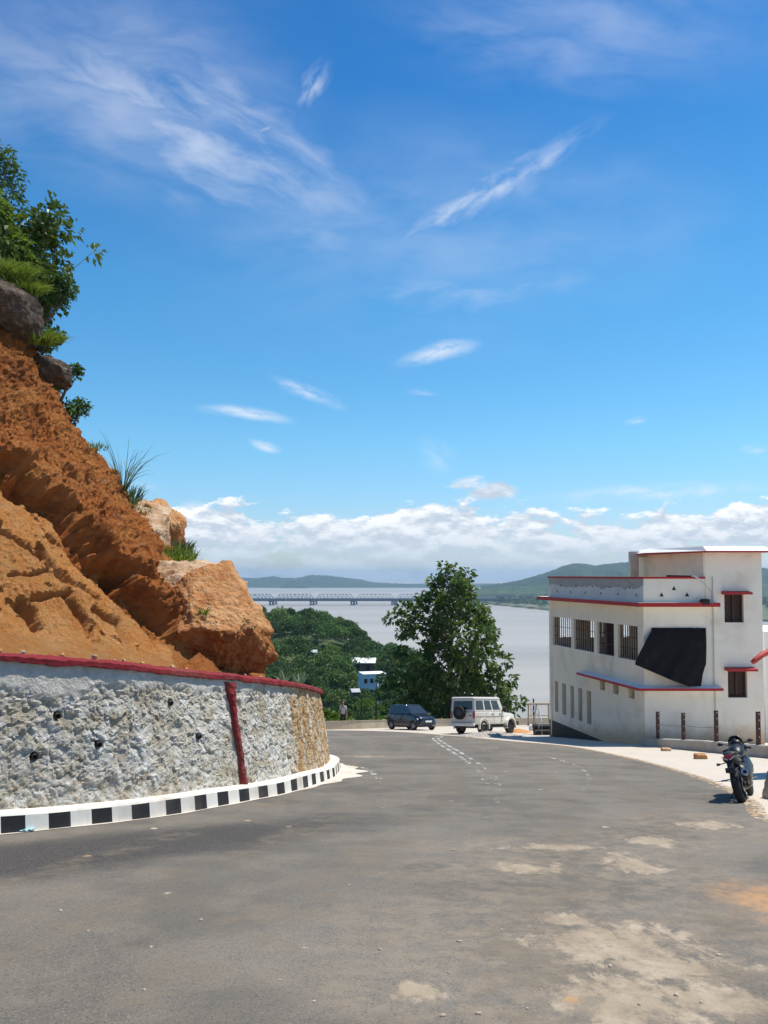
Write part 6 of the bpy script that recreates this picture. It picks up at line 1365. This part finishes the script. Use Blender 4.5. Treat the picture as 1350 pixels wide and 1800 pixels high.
for s_ in (-1, 1):
    mb = MB(); mb.box((-2.0, s_ * .735, .98), (.05, .11, .32)); mb.build('tail_light', m_lred, sv, bevel=.01)
    mb = MB(); mb.box((.02, s_ * .84, .36), (1.55, .16, .05)); mb.build('side_step', m_plast, sv)
    mb = MB(); mb.box((.55, s_ * .90, 1.26), (.08, .20, .20)); mb.bar((.55, s_ * .80, 1.2), (.55, s_ * .86, 1.24), .03); mb.build('wing_mirror', m_plast, sv, bevel=.02)
    for x_, h_ in ((-.98, .55), (-.28, .60), (.42, .60)): mb = MB(); mb.box((x_, s_ * .803, .86), (.012, .006, h_)); mb.build('door_seam', m_plast, sv)
    for x_ in (-.42, .28): mb = MB(); mb.box((x_, s_ * .812, 1.03), (.15, .024, .035)); mb.build('door_handle', m_plast, sv)
    mb = MB(); mb.box((-.65, s_ * .805, .90), (2.5, .01, .05)); mb.build('side_stripe', simple('stripe', (0.30, 0.27, 0.23), .5), sv)
    mb = MB(); mb.wheel((1.925, s_ * .42, .84), .1, .1, axis=(1, 0, 0), prof=[(0, .03), (.09, .02), (.10, 0)], n=20); mb.build('headlight', m_lwhite, sv)
mb = MB(); mb.box((1.93, 0, .82), (.02, .56, .24)); mb.build('grille', m_plast, sv); mb = MB(); mb.box((-.1, 0, .42), (3.6, 1.15, .20)); mb.build('chassis', m_plast, sv)
mb = MB(); mb.tube([(.62, -.70, 1.15), (.60, -.72, 1.95)], .008, 5); mb.build('aerial', m_plast, sv)
place_vehicle(sv, 853, 1289, radians(42))

# motorcycle
mc = thing('parked_motorcycle', 'black sports motorcycle with red tail lamp parked leaning on its stand at the road edge', 'motorcycle')
m_bk = M('gloss_black', None, (0.008, 0.008, 0.009), 0.40, 0, .35, **{'Coat Weight': .15}); m_bblue = M('dark_blue_fairing', None, (0.008, 0.008, 0.010), 0.42, 0.0, .35, **{'Coat Weight': .15}); m_alu = simple('aluminium', (0.5, 0.5, 0.5), 0.3, 0.1, 20, metal=.9); m_seat = simple('seat_vinyl', (0.02, 0.02, 0.02), 0.6, 0.2, 30)
def bike_wheel(x, w, nm):
    r = .305; mb = MB(); prof = [(r * .74, -w * .34), (r * .86, -w * .5), (r * .95, -w * .40), (r * .99, -w * .2), (r, 0), (r * .99, w * .2), (r * .95, w * .40), (r * .86, w * .5), (r * .74, w * .34)]
    mb.wheel((0, 0, 0), r, w, prof=prof, n=40); t_ = mb.build(nm, m_tyre, mc, smooth=True); t_.location = (x, 0, r)
    mb = MB(); mb.wheel((0, 0, 0), r, w, prof=[(r * .76, -w * .34), (r * .70, -w * .2), (r * .70, w * .2), (r * .76, w * .34)], n=30); mb.wheel((0, 0, 0), 0, 0, prof=[(0, -w * .45), (.04, -w * .45), (.04, w * .45), (0, w * .45)], n=14)
    for k in range(5): a = 2 * pi * k / 5; mb.bar((cos(a) * .03, 0, sin(a) * .03), (cos(a) * r * .71, 0, sin(a) * r * .71), .035, .03)
    mb.build('rim', m_bk, t_)
    mb = MB(); mb.wheel((0, 0, 0), 0, 0, prof=[(.07, -w * .62), (.13, -w * .62), (.13, -w * .57), (.07, -w * .57)], n=24); mb.build('brake_disc', m_alu, t_); return t_
bike_wheel(-.68, .155, 'rear_wheel'); fwl = bike_wheel(.70, .11, 'front_wheel')
def bloft(name, mat, st, par=None, smooth=True):
    """st: (x, zc, half width, half height)"""
    rings = []
    for x, zc, hw, hh in st: rings.append([Vector((x, cos(a) * hw * (1 - .12 * max(0, sin(a))), zc + sin(a) * hh)) for a in np.linspace(0, 2 * pi, 15)[:-1]])
    mb = MB(); mb.loft(rings); return mb.build(name, mat, par or mc, smooth=smooth)
bloft('tail_fairing', m_bk, [(-.98, .845, .055, .035), (-.93, .835, .105, .06), (-.78, .80, .14, .085), (-.55, .76, .15, .09), (-.30, .73, .14, .09), (-.15, .72, .11, .08)])
bloft('pillion_seat', m_seat, [(-.86, .885, .08, .02), (-.75, .90, .12, .045), (-.55, .88, .13, .05), (-.45, .86, .10, .04)]); bloft('seat', m_seat, [(-.46, .80, .11, .04), (-.35, .81, .145, .055), (-.10, .80, .13, .05), (.05, .79, .08, .04)])
bloft('fuel_tank', m_bblue, [(-.06, .80, .09, .06), (.05, .86, .15, .12), (.25, .89, .175, .15), (.42, .87, .15, .13), (.52, .83, .09, .08)])
bloft('side_fairing', m_bblue, [(-.22, .52, .14, .10), (-.05, .50, .19, .17), (.20, .52, .215, .24), (.45, .58, .22, .28), (.62, .66, .18, .22), (.72, .74, .12, .12)])
bloft('belly_pan', m_bk, [(-.30, .30, .10, .05), (-.1, .26, .15, .09), (.25, .27, .16, .10), (.45, .33, .12, .08)]); bloft('nose_fairing', m_bk, [(.45, .92, .15, .10), (.60, .92, .19, .14), (.75, .87, .16, .13), (.88, .80, .07, .06)])
mb = MB(); rings = []
for x, z, hw in ((.52, 1.02, .15), (.46, 1.10, .13), (.40, 1.17, .08)): rings.append([Vector((x + .12 * (1 - abs(q)) , q * hw, z + .02 * (1 - q * q))) for q in np.linspace(-1, 1, 9)])
V = [tuple(p) for r_ in rings for p in r_]; o = mesh_np('windscreen', np.array(V), grid_faces(3, 9), M('smoked_screen', None, (.015, .015, .018), .1, 0, .6), mc, smooth=True); o.modifiers.new('t', 'SOLIDIFY').thickness = .004
hp = bloft('instrument_cowl', m_bk, [(.34, 1.02, .07, .05), (.42, 1.05, .12, .09), (.52, 1.02, .13, .10), (.60, .98, .09, .06)])
mb = MB(); mb.tube([(.40, -.27, .91), (.44, -.16, .94), (.46, 0, .95), (.44, .16, .94), (.40, .27, .91)], [.02, .018, .016, .018, .02], 8); mb.build('handlebar', m_plast, mc, smooth=True)
for s_ in (-1, 1):
    mb = MB(); mb.tube([(.50, s_ * .12, 1.00), (.46, s_ * .20, 1.04), (.44, s_ * .25, 1.05)], .009, 6); st_ = mb.build('mirror', m_plast, mc)
    bloft('mirror_glass_housing', m_plast, [(.405, 1.055, .045, .025), (.44, 1.06, .062, .036), (.475, 1.06, .035, .022)], st_).location = (0, s_ * .29, 0)
    mb = MB(); mb.tube([(.46, s_ * .10, .93), (.70, s_ * .10, .305)], [.024, .028], 10); mb.build('fork_leg', m_alu, mc, smooth=True)
    mb = MB(); mb.tube([(-.86, s_ * .10, .74), (-.88, s_ * .20, .73)], .010, 6); mb.tube([(-.87, s_ * .19, .73), (-.87, s_ * .25, .73)], [.02, .026], 8); mb.build('indicator', m_plast, mc)
    mb = MB(); mb.tube([(-.28, s_ * .10, .42), (-.30, s_ * .26, .40)], .012, 6); mb.tube([(-.30, s_ * .22, .40), (-.30, s_ * .33, .40)], .016, 6); mb.build('foot_peg', m_alu, mc)
    mb = MB(); mb.bar((-.68, s_ * .10, .305), (-.18, s_ * .09, .40), .035, .06); mb.build('swing_arm', m_bk, mc)
mb = MB(); mb.prism([(-1.0, -.10, .86), (-1.0, -.02, .80), (-1.0, .02, .80), (-1.0, .10, .86), (-.985, .04, .885), (-.985, -.04, .885)], (.05, 0, 0)); mb.build('tail_lamp', m_lred, mc)
for s_ in (-1, 1): mb = MB(); mb.prism([(-1.004, s_ * .015, .785), (-1.004, s_ * .12, .845), (-1.004, s_ * .125, .862), (-1.004, s_ * .015, .80)], (.03, 0, 0)); mb.build('lamp_strip', m_lwhite, mc)
mb = MB(); mb.prism([(-.93, -.06, .80), (-.93, .06, .80), (-1.07, .055, .56), (-1.07, -.055, .56)], (.02, 0, .01)); mb.build('rear_fender', m_plast, mc); mb = MB(); mb.prism([(-1.09, -.09, .66), (-1.09, .09, .66), (-1.115, .09, .57), (-1.115, -.09, .57)], (.006, 0, .002)); mb.build('number_plate', m_plast, mc)
mb = MB(); mb.tube([(-.02, -.12, .28), (-.30, -.15, .26), (-.48, -.17, .34)], [.025, .028, .03], 10); mb.tube([(-.46, -.17, .33), (-.60, -.185, .42), (-.84, -.20, .54)], [.045, .065, .062], 14); ex = mb.build('exhaust', m_bk, mc, smooth=True)
mb = MB(); q = Vector((-.845, -.2002, .5425)); ax = Vector((-.24, -.015, .12)).normalized(); mb.wheel(q, 0, 0, axis=tuple(ax), prof=[(.066, -.02), (.067, .006), (.036, .008), (.034, -.03), (0, -.03)], n=20); mb.build('exhaust_tip', m_alu, ex)
bloft('engine', simple('engine_metal', (0.07, 0.07, 0.075), .45, .2, 30, metal=.5), [(-.22, .40, .12, .10), (-.1, .42, .16, .17), (.20, .44, .16, .17), (.35, .42, .12, .12)])
bloft('front_fender', m_bk, [(.48, .58, .04, .02), (.62, .625, .06, .03), (.78, .62, .06, .03), (.92, .56, .04, .02)]); bloft('rear_hugger', m_bk, [(-.92, .56, .05, .02), (-.78, .62, .08, .02), (-.6, .625, .08, .02), (-.45, .58, .05, .02)])
mb = MB(); mb.tube([(-.05, .12, .26), (-.12, .30, .012)], .014, 8); mb.box((-.125, .315, .012), (.06, .05, .018)); mb.build('side_stand', m_bk, mc)
mb = MB(); mb.tube([(-.68, .11, .305), (-.2, .11, .33)], .012, 6); mb.tube([(-.68, .11, .38), (-.2, .11, .37)], .010, 6); mb.build('chain', m_rust, mc)
place_vehicle(mc, 1313, 1404, radians(30)); mc.matrix_world = mc.matrix_world @ Matrix.Rotation(radians(-10), 4, 'X') @ Matrix.Scale(.87, 4)

# ------------------------------------------------------------------ person standing by the parapet
pg = G(603, 1281.5)
pe = thing('person', 'person in pale grey shirt and black trousers standing by the low parapet', 'person', loc=tuple(pg), rz=radians(-12))
def skin(name, mat, chains, parent, sub=2, root=0):
    """chains: lists of (index or point, radius)"""
    V, E, Rr = [], [], []
    def vid(p, r):
        for i, q in enumerate(V):
            if (Vector(q) - Vector(p)).length < 1e-5: return i
        V.append(tuple(p)); Rr.append(r); return len(V) - 1
    for ch in chains:
        prev = None
        for p, r in ch:
            i = vid(p, r)
            if prev is not None and (prev, i) not in E: E.append((prev, i))
            prev = i
    me = bpy.data.meshes.new(name); me.from_pydata(V, E, []); me.materials.append(mat); o = link(name, me, parent); m1 = o.modifiers.new('skin', 'SKIN'); sk = me.skin_vertices[0].data
    for i, r in enumerate(Rr): sk[i].radius = (r, r) if isinstance(r, float) else r
    sk[root].use_root = True; m1.use_smooth_shade = True; m2 = o.modifiers.new('sub', 'SUBSURF'); m2.levels = sub; m2.render_levels = sub; return o
m_skin = simple('skin', (0.32, 0.17, 0.10), 0.55, 0.1, 30); m_shirt = simple('grey_shirt', (0.42, 0.43, 0.46), 0.85, 0.15, 20); m_trous = simple('black_trousers', (0.022, 0.022, 0.028), 0.85, 0.2, 20); m_hair = simple('black_hair', (0.012, 0.010, 0.010), 0.6, 0.2, 50)
ch = [[((0, 0, .95), (.15, .10)), ((0, 0, 1.10), (.125, .09)), ((0, .01, 1.28), (.155, .10)), ((0, .01, 1.40), (.13, .08)), ((0, 0, 1.49), .052), ((0, -.01, 1.545), .052), ((0, -.02, 1.60), (.068, .078)), ((0, -.02, 1.665), (.072, .085)), ((0, -.01, 1.715), (.05, .06))]]
for s_ in (-1, 1):
    ch.append([((0, 0, .95), (.15, .10)), ((s_ * .09, 0, .86), .088), ((s_ * .10, -.015, .48), .058), ((s_ * .105, .01, .28), .052), ((s_ * .11, .02, .08), .036), ((s_ * .115, -.05, .035), .034), ((s_ * .12, -.15, .025), .026)])
    ch.append([((0, .01, 1.40), (.13, .08)), ((s_ * .17, .01, 1.39), .056), ((s_ * .225, .02, 1.12), .040), ((s_ * .235, -.03, .89), .027), ((s_ * .237, -.045, .83), (.035, .018))])
    for k, (dx, dz, L) in enumerate([(-.020, -.02, .06), (-.007, -.03, .075), (.007, -.03, .08), (.020, -.025, .07)]):
        ch.append([((s_ * .237, -.045, .83), (.035, .018)), ((s_ * .237, -.045 + dx * 1.4, .785), .009), ((s_ * .235, -.05 + dx * 1.6, .785 - L * .5), .008), ((s_ * .230, -.055 + dx * 1.6, .785 - L), .007)])
    ch.append([((s_ * .237, -.045, .83), (.035, .018)), ((s_ * .225, -.085, .815), .011), ((s_ * .222, -.10, .775), .009)])
bo = skin('body', m_skin, ch, pe)
skin('shirt', m_shirt, [[((0, 0, .88), (.165, .115)), ((0, 0, 1.10), (.145, .108)), ((0, .01, 1.28), (.172, .115)), ((0, .01, 1.40), (.145, .092)), ((0, 0, 1.455), (.065, .06))], [((0, .01, 1.40), (.145, .092)), ((.17, .01, 1.39), .068), ((.215, .018, 1.18), .056)], [((0, .01, 1.40), (.145, .092)), ((-.17, .01, 1.39), .068), ((-.215, .018, 1.18), .056)]], pe)
skin('trousers', m_trous, [[((0, 0, .99), (.152, .104)), ((0, 0, .92), (.155, .108)), ((.095, 0, .82), .098), ((.10, -.015, .48), .072), ((.105, .01, .10), .058)], [((0, 0, .92), (.155, .108)), ((-.095, 0, .82), .098), ((-.10, -.015, .48), .072), ((-.105, .01, .10), .058)]], pe)
for s_ in (-1, 1): skin('shoe', m_plast, [[((s_ * .11, .035, .045), .045), ((s_ * .115, -.06, .042), .042), ((s_ * .12, -.17, .034), .034)]], pe, 1)
skin('hair', m_hair, [[((0, .035, 1.63), (.055, .05)), ((0, .015, 1.70), (.078, .075)), ((0, -.02, 1.745), (.062, .065))]], pe)
mb = MB(); mb.loft([[Vector((-.012, -.098, 1.615)), Vector((.012, -.098, 1.615)), Vector((0, -.095, 1.66))], [Vector((-.006, -.122, 1.618)), Vector((.006, -.122, 1.618)), Vector((0, -.104, 1.655))]]); mb.build('nose', m_skin, pe, smooth=True)
for s_ in (-1, 1):
    mb = MB(); mb.wheel((s_ * .030, -.098, 1.655), 0, 0, axis=(0, -1, 0), prof=[(0, .006), (.008, .003), (.011, -.004)], n=10); mb.build('eye', m_dark, pe, smooth=True)
    mb = MB(); mb.tube([(s_ * .076, -.01, 1.62), (s_ * .086, .0, 1.65), (s_ * .078, .005, 1.675)], [.008, .014, .008], 8); mb.build('ear', m_skin, pe, smooth=True)
mb = MB(); mb.tube([(-.022, -.093, 1.585), (0, -.100, 1.583), (.022, -.093, 1.585)], [.003, .006, .003], 6); mb.build('mouth', simple('lip', (0.25, 0.09, 0.07), .5), pe, smooth=True)

# ------------------------------------------------------------------ haze
hz = bpy.data.materials.new('haze'); hz.use_nodes = True; t = NT(hz.node_tree); t.n.clear()
pv = t.node('ShaderNodeVolumePrincipled', {'Density': 9.5e-5, 'Color': (0.58, 0.80, 1.0, 1), 'Anisotropy': 0.2}); t.link(pv.outputs[0], t.node('ShaderNodeOutputMaterial').inputs['Volume'])
mb = MB(); z0, z1 = WZ - 8, 78; mb.box((0, 7900, (z0 + z1) / 2), (19000, 16600, z1 - z0)); tag(mb.build('haze', hz), kind='stuff')
